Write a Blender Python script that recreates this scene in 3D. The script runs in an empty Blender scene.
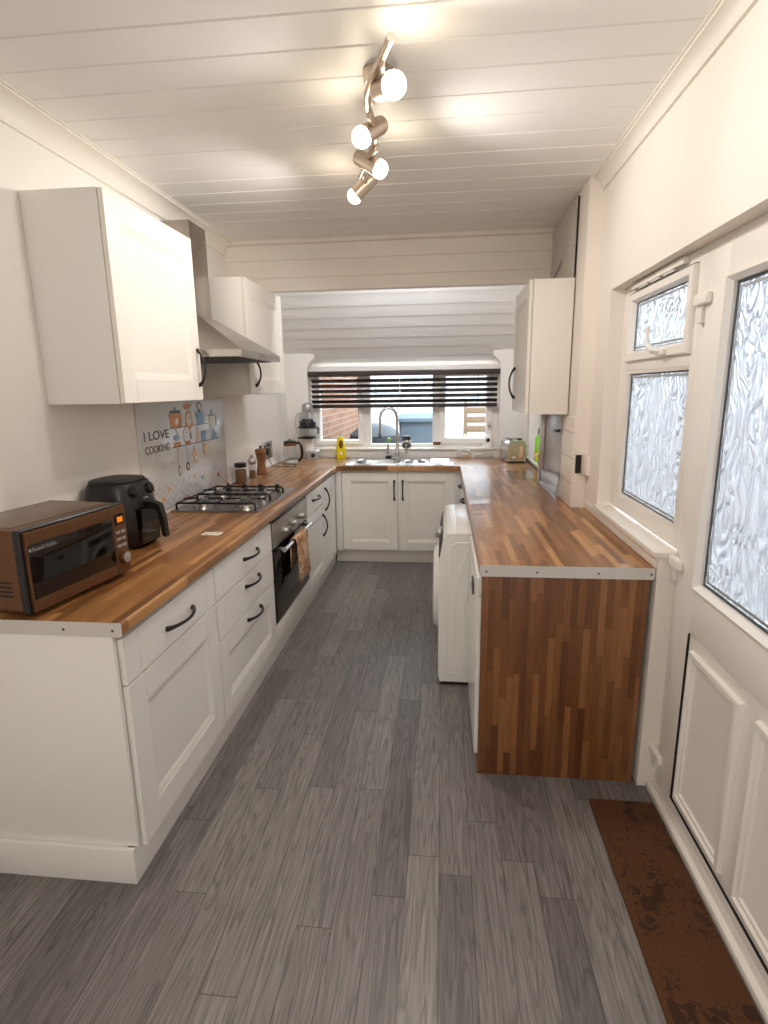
import bpy, bmesh, math, random
from mathutils import Matrix, Vector
random.seed(7)
PI = math.pi
scene = bpy.context.scene
COL = scene.collection

# ------------------------------------------------------------------ materials
def lin(v):
    v /= 255.0
    return v/12.92 if v <= 0.04045 else ((v+0.055)/1.055)**2.4
def rgb(r, g, b): return (lin(r), lin(g), lin(b), 1.0)

class NT:
    def __init__(s, name):
        s.m = bpy.data.materials.new(name); s.m.use_nodes = True
        s.t = s.m.node_tree; s.t.nodes.clear()
        s.out = s.t.nodes.new('ShaderNodeOutputMaterial')
    def n(s, kind, **kw):
        nd = s.t.nodes.new('ShaderNode'+kind)
        for k, v in kw.items(): setattr(nd, k, v)
        return nd
    def link(s, a, b): s.t.links.new(a, b)
    def put(s, sock, v):
        if hasattr(v, 'is_linked') or isinstance(v, bpy.types.NodeSocket): s.t.links.new(v, sock)
        else: sock.default_value = v
    def math(s, op, a, b=None, c=None):
        nd = s.n('Math', operation=op); s.put(nd.inputs[0], a)
        if b is not None: s.put(nd.inputs[1], b)
        if c is not None: s.put(nd.inputs[2], c)
        return nd.outputs[0]
    def mix(s, fac, a, b, blend='MIX'):
        nd = s.n('Mix', data_type='RGBA', blend_type=blend)
        s.put(nd.inputs[0], fac); s.put(nd.inputs[6], a); s.put(nd.inputs[7], b)
        return nd.outputs[2]
    def pos(s):
        g = s.n('NewGeometry'); x = s.n('SeparateXYZ'); s.link(g.outputs['Position'], x.inputs[0])
        return g.outputs['Position'], x.outputs
    def comb(s, x, y, z):
        c = s.n('CombineXYZ'); s.put(c.inputs[0], x); s.put(c.inputs[1], y); s.put(c.inputs[2], z); return c.outputs[0]
    def noise(s, vec, scale, detail=2.0, rough=.5, dist=0.0):
        nd = s.n('TexNoise'); s.put(nd.inputs['Vector'], vec)
        nd.inputs['Scale'].default_value = scale; nd.inputs['Detail'].default_value = detail
        nd.inputs['Roughness'].default_value = rough; nd.inputs['Distortion'].default_value = dist
        return nd.outputs['Fac']
    def ramp(s, fac, stops, interp='LINEAR'):
        nd = s.n('ValToRGB'); cr = nd.color_ramp; cr.interpolation = interp
        while len(cr.elements) < len(stops): cr.elements.new(0.5)
        for e, (p, c) in zip(cr.elements, stops): e.position = p; e.color = c
        s.put(nd.inputs[0], fac); return nd.outputs[0]
    def bump(s, h, strength=.3, dist=.01):
        b = s.n('Bump'); b.inputs['Strength'].default_value = strength; b.inputs['Distance'].default_value = dist
        s.put(b.inputs['Height'], h); return b.outputs[0]
    def bsdf(s, color, rough=.5, metal=0.0, normal=None, **kw):
        p = s.n('BsdfPrincipled'); s.put(p.inputs['Base Color'], color); s.put(p.inputs['Roughness'], rough)
        p.inputs['Metallic'].default_value = metal
        if normal is not None: s.link(normal, p.inputs['Normal'])
        for k, v in kw.items(): s.put(p.inputs[k.replace('_', ' ')], v)
        s.link(p.outputs[0], s.out.inputs[0]); return p

def simple(name, col, rough=.5, metal=0.0, var=.03, scale=6.0, bump=0.0, bscale=60., **kw):
    t = NT(name); P, _ = t.pos()
    c = rgb(*col)
    n = t.noise(P, scale, 3)
    dark = tuple(v*(1-var*2) for v in c[:3])+(1,)
    colr = t.mix(n, dark, tuple(min(1, v*(1+var)) for v in c[:3])+(1,))
    nm = t.bump(t.noise(P, bscale, 3), bump, .004) if bump else None
    t.bsdf(colr, rough, metal, nm, **kw)
    return t.m

def staves(name, along, across, w, L, stops, rough=.35, grain=(.75, 1.12), gscale=(90, 5), edge=.03, endw=.006, dist=0.6, coat=0.0, edgecol=.45, cath=0.0):
    """wood laid in strips: every strip has its own tone, joints staggered"""
    t = NT(name); P, xyz = t.pos()
    ax = {'x': xyz[0], 'y': xyz[1], 'z': xyz[2]}
    a = t.math('DIVIDE', ax[across], w); ci = t.math('FLOOR', a); fa = t.math('FRACT', a)
    wn = t.n('TexWhiteNoise', noise_dimensions='1D'); t.link(ci, wn.inputs['W'])
    b = t.math('ADD', t.math('DIVIDE', ax[along], L), t.math('MULTIPLY', wn.outputs['Value'], 9.7))
    ri = t.math('FLOOR', b); fb = t.math('FRACT', b)
    w2 = t.n('TexWhiteNoise', noise_dimensions='2D'); t.link(t.comb(ci, ri, 0), w2.inputs['Vector'])
    base = t.ramp(w2.outputs['Value'], stops)
    gv = t.comb(t.math('MULTIPLY', ax[across], gscale[0]), t.math('MULTIPLY', ax[along], gscale[1]),
                t.math('MULTIPLY', w2.outputs['Value'], 40))
    g = t.noise(gv, 1.0, 4, .6, dist)
    gcol = t.ramp(g, [(.28, (grain[0],)*3+(1,)), (.72, (grain[1],)*3+(1,))])
    col = t.mix(1.0, base, gcol, 'MULTIPLY')
    if cath:
        cv = t.comb(t.math('ADD', t.math('MULTIPLY', fa, 1.5), t.math('MULTIPLY', w2.outputs['Value'], 31)), t.math('MULTIPLY', ax[along], 1.1), t.math('MULTIPLY', w2.outputs['Value'], 17))
        cn = t.noise(cv, 1.6, 1.5, .45, .3)
        rings = t.math('FRACT', t.math('MULTIPLY', cn, 9))
        rc = t.ramp(rings, [(0, (1-cath,)*3+(1,)), (.25, (1,)*3+(1,)), (.8, (1+cath*.5,)*3+(1,)), (1, (1-cath,)*3+(1,))])
        col = t.mix(1.0, col, rc, 'MULTIPLY')
    e1 = t.math('LESS_THAN', t.math('MINIMUM', fa, t.math('SUBTRACT', 1.0, fa)), edge)
    e2 = t.math('LESS_THAN', fb, endw)
    e = t.math('MAXIMUM', e1, e2)
    col = t.mix(e, col, t.mix(1.0, col, (edgecol,)*3+(1,), 'MULTIPLY'))
    kw = {'Coat_Weight': coat} if coat else {}
    t.bsdf(col, rough, 0, t.bump(g, .12, .002), **kw)
    return t.m

WOOD = [(0, rgb(116, 74, 38)), (.3, rgb(144, 96, 52)), (.65, rgb(162, 112, 64)), (1, rgb(190, 140, 88))]
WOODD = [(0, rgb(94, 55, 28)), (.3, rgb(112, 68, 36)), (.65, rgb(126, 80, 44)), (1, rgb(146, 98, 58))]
FL = [(0, rgb(99, 94, 92)), (.35, rgb(112, 107, 104)), (.7, rgb(120, 115, 111)), (1, rgb(130, 125, 120))]
M = {}
M['floor'] = staves('grey_plank_vinyl', 'y', 'x', .106, 1.15, FL, .40, (.66, 1.34), (80, 2.4), .014, .003, 1.8, edgecol=.5, cath=.30)
M['wood_y'] = staves('butcher_block_lengthwise', 'y', 'x', .027, .40, WOOD, .32, (.76, 1.15), (130, 7), .02, .006, coat=.15, edgecol=.75, cath=.10)
M['wood_x'] = staves('butcher_block_crosswise', 'x', 'y', .027, .40, WOOD, .32, (.76, 1.15), (130, 7), .02, .006, coat=.15, edgecol=.75, cath=.10)
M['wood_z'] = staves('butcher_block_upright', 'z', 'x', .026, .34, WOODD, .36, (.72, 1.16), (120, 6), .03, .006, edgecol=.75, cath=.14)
M['wall'] = simple('warm_white_wall_paint', (232, 227, 220), .62, var=.012, scale=1.4, bump=.06, bscale=45)
M['wallr'] = simple('cream_wall_paint', (234, 226, 217), .62, var=.012, scale=1.4, bump=.06, bscale=45)
M['ceil'] = simple('gloss_white_ceiling_board', (240, 238, 235), .46, var=.012, scale=2.2)
M['slope'] = simple('white_boarding', (236, 235, 233), .3, var=.012, scale=2)
M['header'] = simple('cream_boarding', (234, 226, 216), .38, var=.012, scale=2)
M['trim'] = simple('white_gloss_trim', (232, 226, 217), .35, var=.01)
M['cab'] = simple('cabinet_white_satin', (232, 229, 224), .38, var=.008, scale=3)
M['cabw'] = simple('cabinet_warm_satin', (236, 230, 221), .38, var=.008, scale=3)
M['upvc'] = simple('white_upvc', (236, 231, 225), .28, var=.008, scale=2)
M['black'] = simple('black_cast_metal', (24, 22, 21), .42, .3, bump=.08)
M['blackp'] = simple('black_plastic', (19, 18, 18), .34, var=.05)
M['blackg'] = simple('black_gloss_glass', (12, 11, 10), .07, var=.02)
M['rubber'] = simple('black_rubber', (22, 22, 23), .7)
M['gasket'] = simple('grey_window_gasket', (74, 78, 84), .6)
M['spacer'] = simple('silver_spacer_bar', (178, 184, 190), .35, .6)
M['copper'] = simple('bronze_painted_steel', (108, 74, 47), .36, .55, var=.05, bump=.05)
M['coppert'] = simple('bronze_top_steel', (112, 88, 70), .30, .45, var=.05, scale=2)
M['chromek'] = simple('satin_chrome', (196, 192, 188), .25, 1.0)
M['chrome'] = simple('polished_chrome', (206, 204, 202), .24, .9)
M['grey'] = simple('bare_grey_board', (198, 191, 183), .7, var=.06, scale=5)
M['greyd'] = simple('grey_filler_smear', (138, 134, 131), .8)
M['alu'] = simple('aluminium_strip', (214, 210, 205), .4, .45, var=.02)
M['white'] = simple('white_enamel', (238, 236, 232), .22, var=.008)
M['whitep'] = simple('white_plastic', (236, 232, 226), .35, var=.01)
M['coir'] = None
M['yellow'] = simple('yellow_bottle_plastic', (238, 216, 12), .3)
M['green'] = simple('lime_green_plastic', (138, 214, 42), .3)
M['brownp'] = simple('brown_print', (110, 62, 28), .5)
M['oak'] = simple('turned_oak', (128, 82, 46), .5, var=.16, scale=22)
M['orange'] = simple('orange_print', (206, 140, 84), .5, var=.05)
M['blue'] = simple('blue_print', (132, 166, 196), .5, var=.05)
M['ink'] = simple('dark_grey_print', (92, 90, 90), .5)
M['inkd'] = simple('slate_print', (84, 92, 104), .5)
M['peach'] = simple('pale_peach_print', (222, 184, 150), .5)
M['card'] = simple('white_card', (230, 226, 218), .6)
M['paleblue'] = simple('pale_blue_bin_plastic', (104, 118, 130), .5)
M['darkgrey'] = simple('dark_grey_cover', (50, 54, 58), .6, bump=.2)
M['timber'] = simple('pale_weathered_timber', (132, 108, 84), .7, var=.1, scale=20)
M['concrete'] = simple('pale_concrete', (128, 122, 116), .85, var=.06, scale=3, bump=.2)
M['render'] = simple('white_rendered_wall', (186, 186, 186), .8, bump=.2)
M['silver'] = simple('silver_plastic', (176, 174, 170), .35, .6)
M['seeds'] = simple('dried_spice', (132, 92, 60), .8, var=.35, scale=160)
M['dial'] = simple('grey_dial', (160, 158, 156), .4, .3)

def steel(name, col, axis, rough=.3):
    t = NT(name); P, xyz = t.pos()
    s = {'x': (3, 260, 260), 'y': (260, 3, 260), 'z': (260, 260, 3)}[axis]
    v = t.comb(*[t.math('MULTIPLY', xyz[i], s[i]) for i in range(3)])
    g = t.noise(v, 1.0, 2)
    c = rgb(*col)
    colr = t.mix(g, tuple(x*.86 for x in c[:3])+(1,), tuple(min(1, x*1.08) for x in c[:3])+(1,))
    t.bsdf(colr, t.math('ADD', t.math('MULTIPLY', g, .14), rough-.07), 1.0)
    return t.m
M['steelz'] = steel('brushed_steel_upright', (176, 168, 160), 'z', .34)
M['steely'] = steel('brushed_steel_level', (178, 172, 166), 'y', .30)
M['steelx'] = steel('brushed_steel_sink', (205, 205, 205), 'x', .24)
M['nickel'] = simple('satin_nickel', (206, 190, 174), .34, .9, var=.02)

def glass(name, tint=(235, 240, 242), trans=.82, rough=.02):
    t = NT(name)
    tr = t.n('BsdfTransparent'); tr.inputs[0].default_value = rgb(*tint)
    gl = t.n('BsdfGlossy'); gl.inputs['Roughness'].default_value = rough
    fr = t.n('LayerWeight'); fr.inputs[0].default_value = .5
    P, _ = t.pos(); nz = t.noise(P, 3.0)
    f = t.math('ADD', t.math('MULTIPLY', t.math('POWER', fr.outputs['Facing'], 4.0), .6), t.math('MULTIPLY', nz, 1-trans))
    mx = t.n('MixShader'); t.link(f, mx.inputs[0]); t.link(tr.outputs[0], mx.inputs[1]); t.link(gl.outputs[0], mx.inputs[2])
    t.link(mx.outputs[0], t.out.inputs[0]); return t.m
M['glass'] = glass('clear_window_glass', (240, 244, 246), .97)
M['glassj'] = glass('clear_jar_glass', (244, 246, 247), .95, .05)
M['glassb'] = glass('smoked_oven_glass', (60, 56, 52), .93, .04)

def obscure():
    """obscured window glass rolled with flame shaped ridges"""
    t = NT('rolled_obscure_glass'); P, xyz = t.pos()
    v = t.comb(t.math('MULTIPLY', xyz[0], 1), t.math('MULTIPLY', xyz[1], 1.25), t.math('MULTIPLY', xyz[2], .62))
    h1 = t.noise(v, 9, 1.0, .4, 2.4)
    r = t.math('ABSOLUTE', t.math('SUBTRACT', t.math('MULTIPLY', h1, 2.0), 1.0))
    ridge = t.math('POWER', t.math('SUBTRACT', 1.0, t.math('MINIMUM', t.math('MULTIPLY', r, 3.0), 1.0)), 1.5)
    h = t.math('ADD', t.math('MULTIPLY', ridge, .7), t.math('MULTIPLY', t.noise(v, 15, 1, .5, 1.2), .5))
    nm = t.bump(h, .9, .034)
    rf = t.n('BsdfRefraction'); rf.inputs['IOR'].default_value = 1.36; rf.inputs['Roughness'].default_value = .26
    rf.inputs['Color'].default_value = rgb(226, 230, 234); t.link(nm, rf.inputs['Normal'])
    gl = t.n('BsdfGlossy'); gl.inputs['Roughness'].default_value = .18; t.link(nm, gl.inputs['Normal'])
    tr = t.n('BsdfTranslucent'); tr.inputs[0].default_value = rgb(220, 225, 229); t.link(nm, tr.inputs['Normal'])
    m1 = t.n('MixShader'); m1.inputs[0].default_value = .38; t.link(rf.outputs[0], m1.inputs[1]); t.link(tr.outputs[0], m1.inputs[2])
    m2 = t.n('MixShader'); m2.inputs[0].default_value = .16; t.link(m1.outputs[0], m2.inputs[1]); t.link(gl.outputs[0], m2.inputs[2])
    t.link(m2.outputs[0], t.out.inputs[0]); return t.m
M['obscure'] = obscure()

def emit(name, col, s):
    t = NT(name); e = t.n('Emission'); e.inputs[0].default_value = rgb(*col); e.inputs[1].default_value = s
    t.link(e.outputs[0], t.out.inputs[0]); return t.m
M['bulb'] = emit('glowing_bulb_face', (255, 236, 208), 40)
M['led'] = emit('amber_display', (255, 140, 40), .7)

def bricks(name, swap, c1, c2, mortar, scale=1.0):
    t = NT(name); P, xyz = t.pos()
    v = t.comb(xyz[1] if swap else xyz[0], xyz[2], 0)
    b = t.n('TexBrick'); t.link(v, b.inputs['Vector'])
    b.inputs['Color1'].default_value = rgb(*c1); b.inputs['Color2'].default_value = rgb(*c2); b.inputs['Mortar'].default_value = rgb(*mortar)
    b.inputs['Scale'].default_value = scale; b.inputs['Mortar Size'].default_value = .006
    b.inputs['Brick Width'].default_value = .225; b.inputs['Row Height'].default_value = .075
    n = t.noise(P, 14, 4)
    col = t.mix(1.0, b.outputs[0], t.ramp(n, [(.2, (.82,)*3+(1,)), (.8, (1.1,)*3+(1,))]), 'MULTIPLY')
    t.bsdf(col, .9, 0, t.bump(b.outputs['Fac'], -.4, .006)); return t.m
M['brick'] = bricks('orange_garden_brick', True, (142, 98, 70), (124, 80, 54), (142, 134, 124))
M['brickr'] = bricks('side_passage_brick', True, (150, 116, 92), (132, 96, 72), (142, 134, 124))

def coir():
    t = NT('printed_coir'); P, xyz = t.pos()
    n = t.noise(P, 240, 4, .7); big = t.noise(P, 7, 3)
    base = t.ramp(n, [(.25, rgb(70, 40, 14)), (.5, rgb(92, 54, 20)), (.8, rgb(118, 74, 32))])
    base = t.mix(t.math('MULTIPLY', big, .35), base, rgb(66, 36, 15))
    a = t.math('DIVIDE', t.math('SUBTRACT', xyz[0], .70), .125)
    side = t.math('SUBTRACT', 1.0, t.math('MINIMUM', t.math('ABSOLUTE', a), 1.0))
    bl = t.noise(P, 16, 2, .5, 1.6)
    ln = t.math('ABSOLUTE', t.math('SUBTRACT', bl, .5))
    line = t.math('LESS_THAN', ln, .022)
    blob = t.math('GREATER_THAN', t.noise(P, 11, 1.5, .5, .8), .62)
    mask = t.math('GREATER_THAN', t.noise(P, 4.2, 1), .47)
    k = t.math('MULTIPLY', t.math('MAXIMUM', line, blob), t.math('MULTIPLY', mask, t.math('GREATER_THAN', side, .12)))
    col = t.mix(t.math('MULTIPLY', k, .75), base, rgb(44, 22, 9))
    t.bsdf(col, .95, 0, t.bump(n, .8, .006)); return t.m
M['coir'] = coir()

def towelm():
    t = NT('printed_terry'); P, xyz = t.pos()
    n = t.noise(P, 18, 2, .5, 1.2); f = t.noise(P, 300, 2)
    c = t.ramp(n, [(.38, rgb(160, 112, 78)), (.5, rgb(196, 152, 116)), (.62, rgb(214, 186, 156))])
    t.bsdf(c, .9, 0, t.bump(f, .5, .004)); return t.m
M['towel'] = towelm()

def splashm():
    """printed splashback: plain pale grey, a band of small patterned diamonds along the foot"""
    t = NT('printed_splashback'); P, xyz = t.pos()
    s = .046
    a = t.math('DIVIDE', t.math('ADD', t.math('MULTIPLY', xyz[1], .62), xyz[2]), s)
    b = t.math('DIVIDE', t.math('SUBTRACT', t.math('MULTIPLY', xyz[1], .62), xyz[2]), s)
    fa, fb = t.math('FRACT', a), t.math('FRACT', b)
    w = t.n('TexWhiteNoise', noise_dimensions='2D'); t.link(t.comb(t.math('FLOOR', a), t.math('FLOOR', b), 0), w.inputs['Vector'])
    cell = t.ramp(w.outputs['Value'], [(0, rgb(206, 204, 202)), (.5, rgb(196, 198, 202)), (.72, rgb(214, 204, 192)), (.84, rgb(216, 178, 140)), (.91, rgb(186, 122, 74)), (.96, rgb(150, 178, 204))], 'CONSTANT')
    pat = t.noise(P, 150, 1)
    cell = t.mix(t.math('MULTIPLY', pat, .35), cell, rgb(160, 156, 154))
    edge = t.math('LESS_THAN', t.math('MINIMUM', fa, fb), .09)
    cell = t.mix(edge, cell, rgb(226, 224, 221))
    band = t.math('LESS_THAN', xyz[2], 1.072)
    col = t.mix(band, rgb(206, 205, 203), cell)
    t.bsdf(col, .12, 0); return t.m
M['splash'] = splashm()

def tiles():
    t = NT('cream_wall_tile'); P, xyz = t.pos()
    n = t.noise(P, 4, 3)
    c = t.mix(n, rgb(226, 215, 200), rgb(234, 224, 212))
    z = t.math('ABSOLUTE', t.math('SUBTRACT', t.math('FRACT', t.math('DIVIDE', t.math('SUBTRACT', xyz[2], 1.042), .139)), 0.0))
    line = t.math('LESS_THAN', z, .03)
    col = t.mix(line, c, rgb(172, 164, 154))
    t.bsdf(col, .2, 0); return t.m
M['tile'] = tiles()

# ------------------------------------------------------------------ mesh builder
def FR(o, U, V, N):
    U, V, N = Vector(U), Vector(V), Vector(N)
    return Matrix(((U.x, V.x, N.x, o[0]), (U.y, V.y, N.y, o[1]), (U.z, V.z, N.z, o[2]), (0, 0, 0, 1)))
def LEFT(x, y, z): return FR((x, y, z), (0, 1, 0), (0, 0, 1), (1, 0, 0))     # faces +x
def BACK(x, y, z): return FR((x, y, z), (1, 0, 0), (0, 0, 1), (0, -1, 0))    # faces -y
def RIGHT(x, y, z): return FR((x, y, z), (0, -1, 0), (0, 0, 1), (-1, 0, 0))  # faces -x (u runs towards the camera)

class MB:
    def __init__(s, T=None):
        s.bm = bmesh.new(); s.T = T or Matrix()
    def _fin(s, vs, mi=0, T=None):
        X = s.T if T is None else s.T @ T
        for v in vs: v.co = X @ v.co
        fs = {f for v in vs for f in v.link_faces}
        for f in fs: f.material_index = mi
        return vs
    def box(s, x0, x1, y0, y1, z0, z1, bev=0.0, mi=0, seg=2, T=None):
        r = bmesh.ops.create_cube(s.bm, size=1.0)['verts']
        for v in r:
            v.co = Vector(((x0+x1)/2+v.co.x*(x1-x0), (y0+y1)/2+v.co.y*(y1-y0), (z0+z1)/2+v.co.z*(z1-z0)))
        if bev > 0:
            bev = min(bev, .45*min(abs(x1-x0), abs(y1-y0), abs(z1-z0)))
            es = list({e for v in r for e in v.link_edges})
            keep = set(s.bm.verts) - set(r)
            bmesh.ops.bevel(s.bm, geom=es, offset=bev, segments=seg, profile=.6, affect='EDGES')
            r = [v for v in s.bm.verts if v not in keep]
        s._fin(r, mi, T); return s
    def loft(s, loops, mi=0, cap0=True, cap1=True, closed=True, T=None):
        rows = [[s.bm.verts.new(Vector(p)) for p in lp] for lp in loops]
        n = len(rows[0])
        for a, b in zip(rows, rows[1:]):
            for i in range(n if closed else n-1):
                j = (i+1) % n
                s.bm.faces.new((a[i], a[j], b[j], b[i]))
        if cap0: s.bm.faces.new(list(reversed(rows[0])))
        if cap1: s.bm.faces.new(rows[-1])
        s._fin([v for r in rows for v in r], mi, T); return s
    def lathe(s, prof, c=(0, 0, 0), seg=24, mi=0, T=None, sy=1.0, cap0=True, cap1=True):
        loops = [[(c[0]+r*math.cos(2*PI*k/seg), c[1]+sy*r*math.sin(2*PI*k/seg), c[2]+z) for k in range(seg)] for r, z in prof]
        return s.loft(loops, mi, cap0, cap1, True, T)
    def tube(s, pts, r, seg=10, mi=0, T=None, closed=False):
        pts = [Vector(p) for p in pts]; n = len(pts)
        rr = r if isinstance(r, (list, tuple)) else [r]*n
        loops = []; up = None
        for i, p in enumerate(pts):
            t = (pts[min(i+1, n-1)]-pts[max(i-1, 0)]).normalized()
            if up is None:
                up = Vector((0, 0, 1)) if abs(t.z) < .9 else Vector((1, 0, 0))
            a = t.cross(up)
            if a.length < 1e-5: a = t.cross(Vector((1, 0, 0)))
            a.normalize(); up = a.cross(t).normalized()
            loops.append([p+a*rr[i]*math.cos(2*PI*k/seg)+up*rr[i]*math.sin(2*PI*k/seg) for k in range(seg)])
        return s.loft(loops, mi, True, True, True, T)
    def prism(s, poly, z0, z1, mi=0, T=None):
        return s.loft([[(x, y, z0) for x, y in poly], [(x, y, z1) for x, y in poly]], mi, T=T)
    def rings(s, rects, mi=0, T=None, cap0=False, cap1=True):
        """rectangles (u0,u1,v0,v1,n) joined one to the next"""
        return s.loft([[(a, c, n), (b, c, n), (b, d, n), (a, d, n)] for a, b, c, d, n in rects], mi, cap0, cap1, True, T)
    def quad(s, p, mi=0, T=None):
        vs = [s.bm.verts.new(Vector(q)) for q in p]; s.bm.faces.new(vs); s._fin(vs, mi, T); return s

def rrect(x0, x1, y0, y1, r, z, n=6):
    pts = []
    for cx, cy, a0 in ((x1-r, y1-r, 0), (x0+r, y1-r, 90), (x0+r, y0+r, 180), (x1-r, y0+r, 270)):
        for k in range(n+1):
            a = math.radians(a0+90*k/n); pts.append((cx+r*math.cos(a), cy+r*math.sin(a), z))
    return pts

def obj(name, mb, mats, parent=None, smooth=35, origin=None):
    if not isinstance(mats, (list, tuple)): mats = [mats]
    bmesh.ops.remove_doubles(mb.bm, verts=mb.bm.verts, dist=1e-6)
    bmesh.ops.recalc_face_normals(mb.bm, faces=mb.bm.faces)
    me = bpy.data.meshes.new(name)
    off = Vector((0, 0, 0))
    if parent is not None:
        p = parent
        while p is not None: off += p.location; p = p.parent
    elif origin is not None: off = Vector(origin)
    if off.length > 0:
        for v in mb.bm.verts: v.co -= off
    mb.bm.to_mesh(me); mb.bm.free()
    for m in mats: me.materials.append(m)
    o = bpy.data.objects.new(name, me); COL.objects.link(o)
    if parent is not None: o.parent = parent
    elif origin is not None: o.location = origin
    if name in ('door', 'drawer', 'door_panel', 'porthole_door'): smooth = 14
    if smooth:
        for p in me.polygons: p.use_smooth = True
        me.set_sharp_from_angle(angle=math.radians(smooth))
    return o

def tag(o, label, cat, group=None, kind=None):
    o['label'] = label; o['category'] = cat
    if group: o['group'] = group
    if kind: o['kind'] = kind
    return o
def thing(name, label, cat, loc=(0, 0, 0), group=None):
    o = bpy.data.objects.new(name, None); COL.objects.link(o)
    o.empty_display_size = .05; o.location = loc
    return tag(o, label, cat, group)
def struct(name, mb, mat, smooth=35):
    o = obj(name, mb, mat, None, smooth); o['kind'] = 'structure'; return o
def structE(name, loc=(0, 0, 0)):
    o = bpy.data.objects.new(name, None); COL.objects.link(o); o.location = loc; o['kind'] = 'structure'; return o

def text_mesh(name, body, size, T, mat, parent, extrude=.0006, bold=0.0, sx=1.0, width=None):
    cu = bpy.data.curves.new(name, 'FONT'); cu.body = body; cu.size = size; cu.extrude = extrude; cu.offset = bold
    cu.align_x = 'LEFT'
    tmp = bpy.data.objects.new('tmp_text', cu); COL.objects.link(tmp)
    dg = bpy.context.evaluated_depsgraph_get()
    me0 = tmp.evaluated_get(dg).to_mesh()
    mb = MB(); mb.bm.from_mesh(me0)
    if width: xs = [v.co.x for v in mb.bm.verts]; sx = width/(max(xs)-min(xs))
    for v in mb.bm.verts: v.co = T @ Vector((v.co.x*sx, v.co.y, v.co.z))
    bpy.data.objects.remove(tmp); bpy.data.curves.remove(cu)
    return obj(name, mb, mat, parent, 0)

# ------------------------------------------------------------------ room
XL, XR, CE = -1.548, .79, 2.59
YB = 5.5          # face of the back wall
Y0 = -2.6         # rear wall, behind the camera
FX = .855         # inner face of the door and side window frames

mb = MB(); mb.box(-1.75, 1.05, Y0, 5.9, -.05, 0)
struct('floor', mb, M['floor'])
mb = MB(); mb.box(XL-.12, XL, Y0, 5.75, 0, 2.75)
struct('wall_left', mb, M['wall'])
# right wall: over the openings, beyond the window, near the camera, under the sill
mb = MB()
mb.box(XR, 1.0, Y0, 3.155, 2.02, 2.75)
mb.box(XR, 1.0, 2.91, 3.155, 0, 2.02)
mb.box(XR, 1.0, Y0, .90, 0, 2.02)
mb.box(XR, FX+.01, 2.05, 2.91, 0, .955)
mb.box(.80, 1.0, 4.26, 5.75, 0, .90)
mb.box(.80, 1.0, 4.26, 5.75, 1.62, 2.75)
mb.box(.80, 1.0, 5.36, 5.75, .90, 1.62)
struct('wall_right', mb, M['wallr'])
mb = MB(); mb.box(.72, 1.0, 3.155, 4.26, 0, 2.75)
mb.box(.716, .722, 3.153, 3.168, .91, 2.59)
struct('wall_right_pier', mb, M['wallr'])
mb = MB(); mb.box(.712, .72, 3.158, 4.25, .912, 1.408, .001)
struct('wall_right_tiling', mb, M['tile'])
# ceiling: boards across the room, grooved
def boards(mb, y0, y1, zf, x0, x1, pitch, thick=.05, g=.006, d=.005):
    prof = []; y = y0
    while y < y1-.001:
        e = min(y+pitch, y1)
        prof += [(y, zf(y)+d), (y+g*.5, zf(y)+.0005), (e-g*.5, zf(e))]
        y = e
    prof.append((y1, zf(y1)+d))
    loops = []
    for x in (x0, x1):
        loops.append([(x, py, pz) for py, pz in prof]+[(x, y1, zf(y1)+thick), (x, y0, zf(y0)+thick)])
    mb.loft(loops)
mb = MB(); boards(mb, Y0, 4.14, lambda y: CE, XL-.1, .95, .168, .05, .012, .007)
struct('ceiling', mb, M['ceil'], 20)
mb = MB(); boards(mb, 4.14, 5.64, lambda y: 1.92+.65*(5.5-y), XL-.05, .95, .118, .04, .014, .007)
struct('ceiling_sloped', mb, M['slope'], 20)
mb = MB()
zs = [2.256, 2.345, 2.46, 2.565]
prof = []
for a, b in zip(zs, zs[1:]):
    prof += [(4.089, a), (4.084, a+.004), (4.084, b-.004), (4.089, b)]
prof += [(4.075, 2.566), (4.068, 2.575), (4.068, 2.60), (4.14, 2.60), (4.14, 2.256)]
mb.loft([[(x, y, z) for y, z in prof] for x in (XL-.02, .725)])
struct('wall_header', mb, M['header'], 20)
# cornices
def cornice(name, x, sgn, y0, y1, size=.09):
    pr = [(0, CE-size-.012), (.012, CE-size-.012), (.012, CE-size)]
    for k in range(7):
        a = PI/2*k/6
        pr.append((.012+(size-.012)*(1-math.cos(a)), CE-size+(size-.012)*math.sin(a)))
    pr += [(size, CE-.004), (size+.01, CE-.004), (size+.01, CE+.01), (0, CE+.01)]
    mb = MB(); mb.loft([[(x+sgn*p, y, z) for p, z in pr] for y in (y0, y1)])
    struct(name, mb, M['trim'], 30)
cornice('trim_1', XL, 1, Y0, 4.08, .075)
cornice('trim_2', XR, -1, Y0, 3.15, .05)
# back wall with the window recess
mb = MB()
mb.box(XL-.1, -1.325, YB, 5.8, 0, 2.02)
mb.box(.535, 1.0, YB, 5.8, 0, 2.02)
mb.box(-1.325, .535, YB, 5.8, 0, .985)
mb.box(-1.325, .535, 5.66, 5.8, 1.78, 2.02)
for x, sg in ((-1.325, 1), (.535, -1)):   # splayed heads of the recess
    mb.loft([[(x, y, 1.78), (x+sg*.02, y, 1.83), (x+sg*.07, y, 1.88), (x+sg*.07, y, 1.96), (x-sg*.01, y, 1.96), (x-sg*.01, y, 1.78)] for y in (5.505, 5.66)])
struct('wall_back', mb, M['wall'])

mb = MB(); mb.box(XL-.12, 1.0, Y0-.1, Y0, 0, 2.75)
struct('wall_rear', mb, M['wall'])

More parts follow.
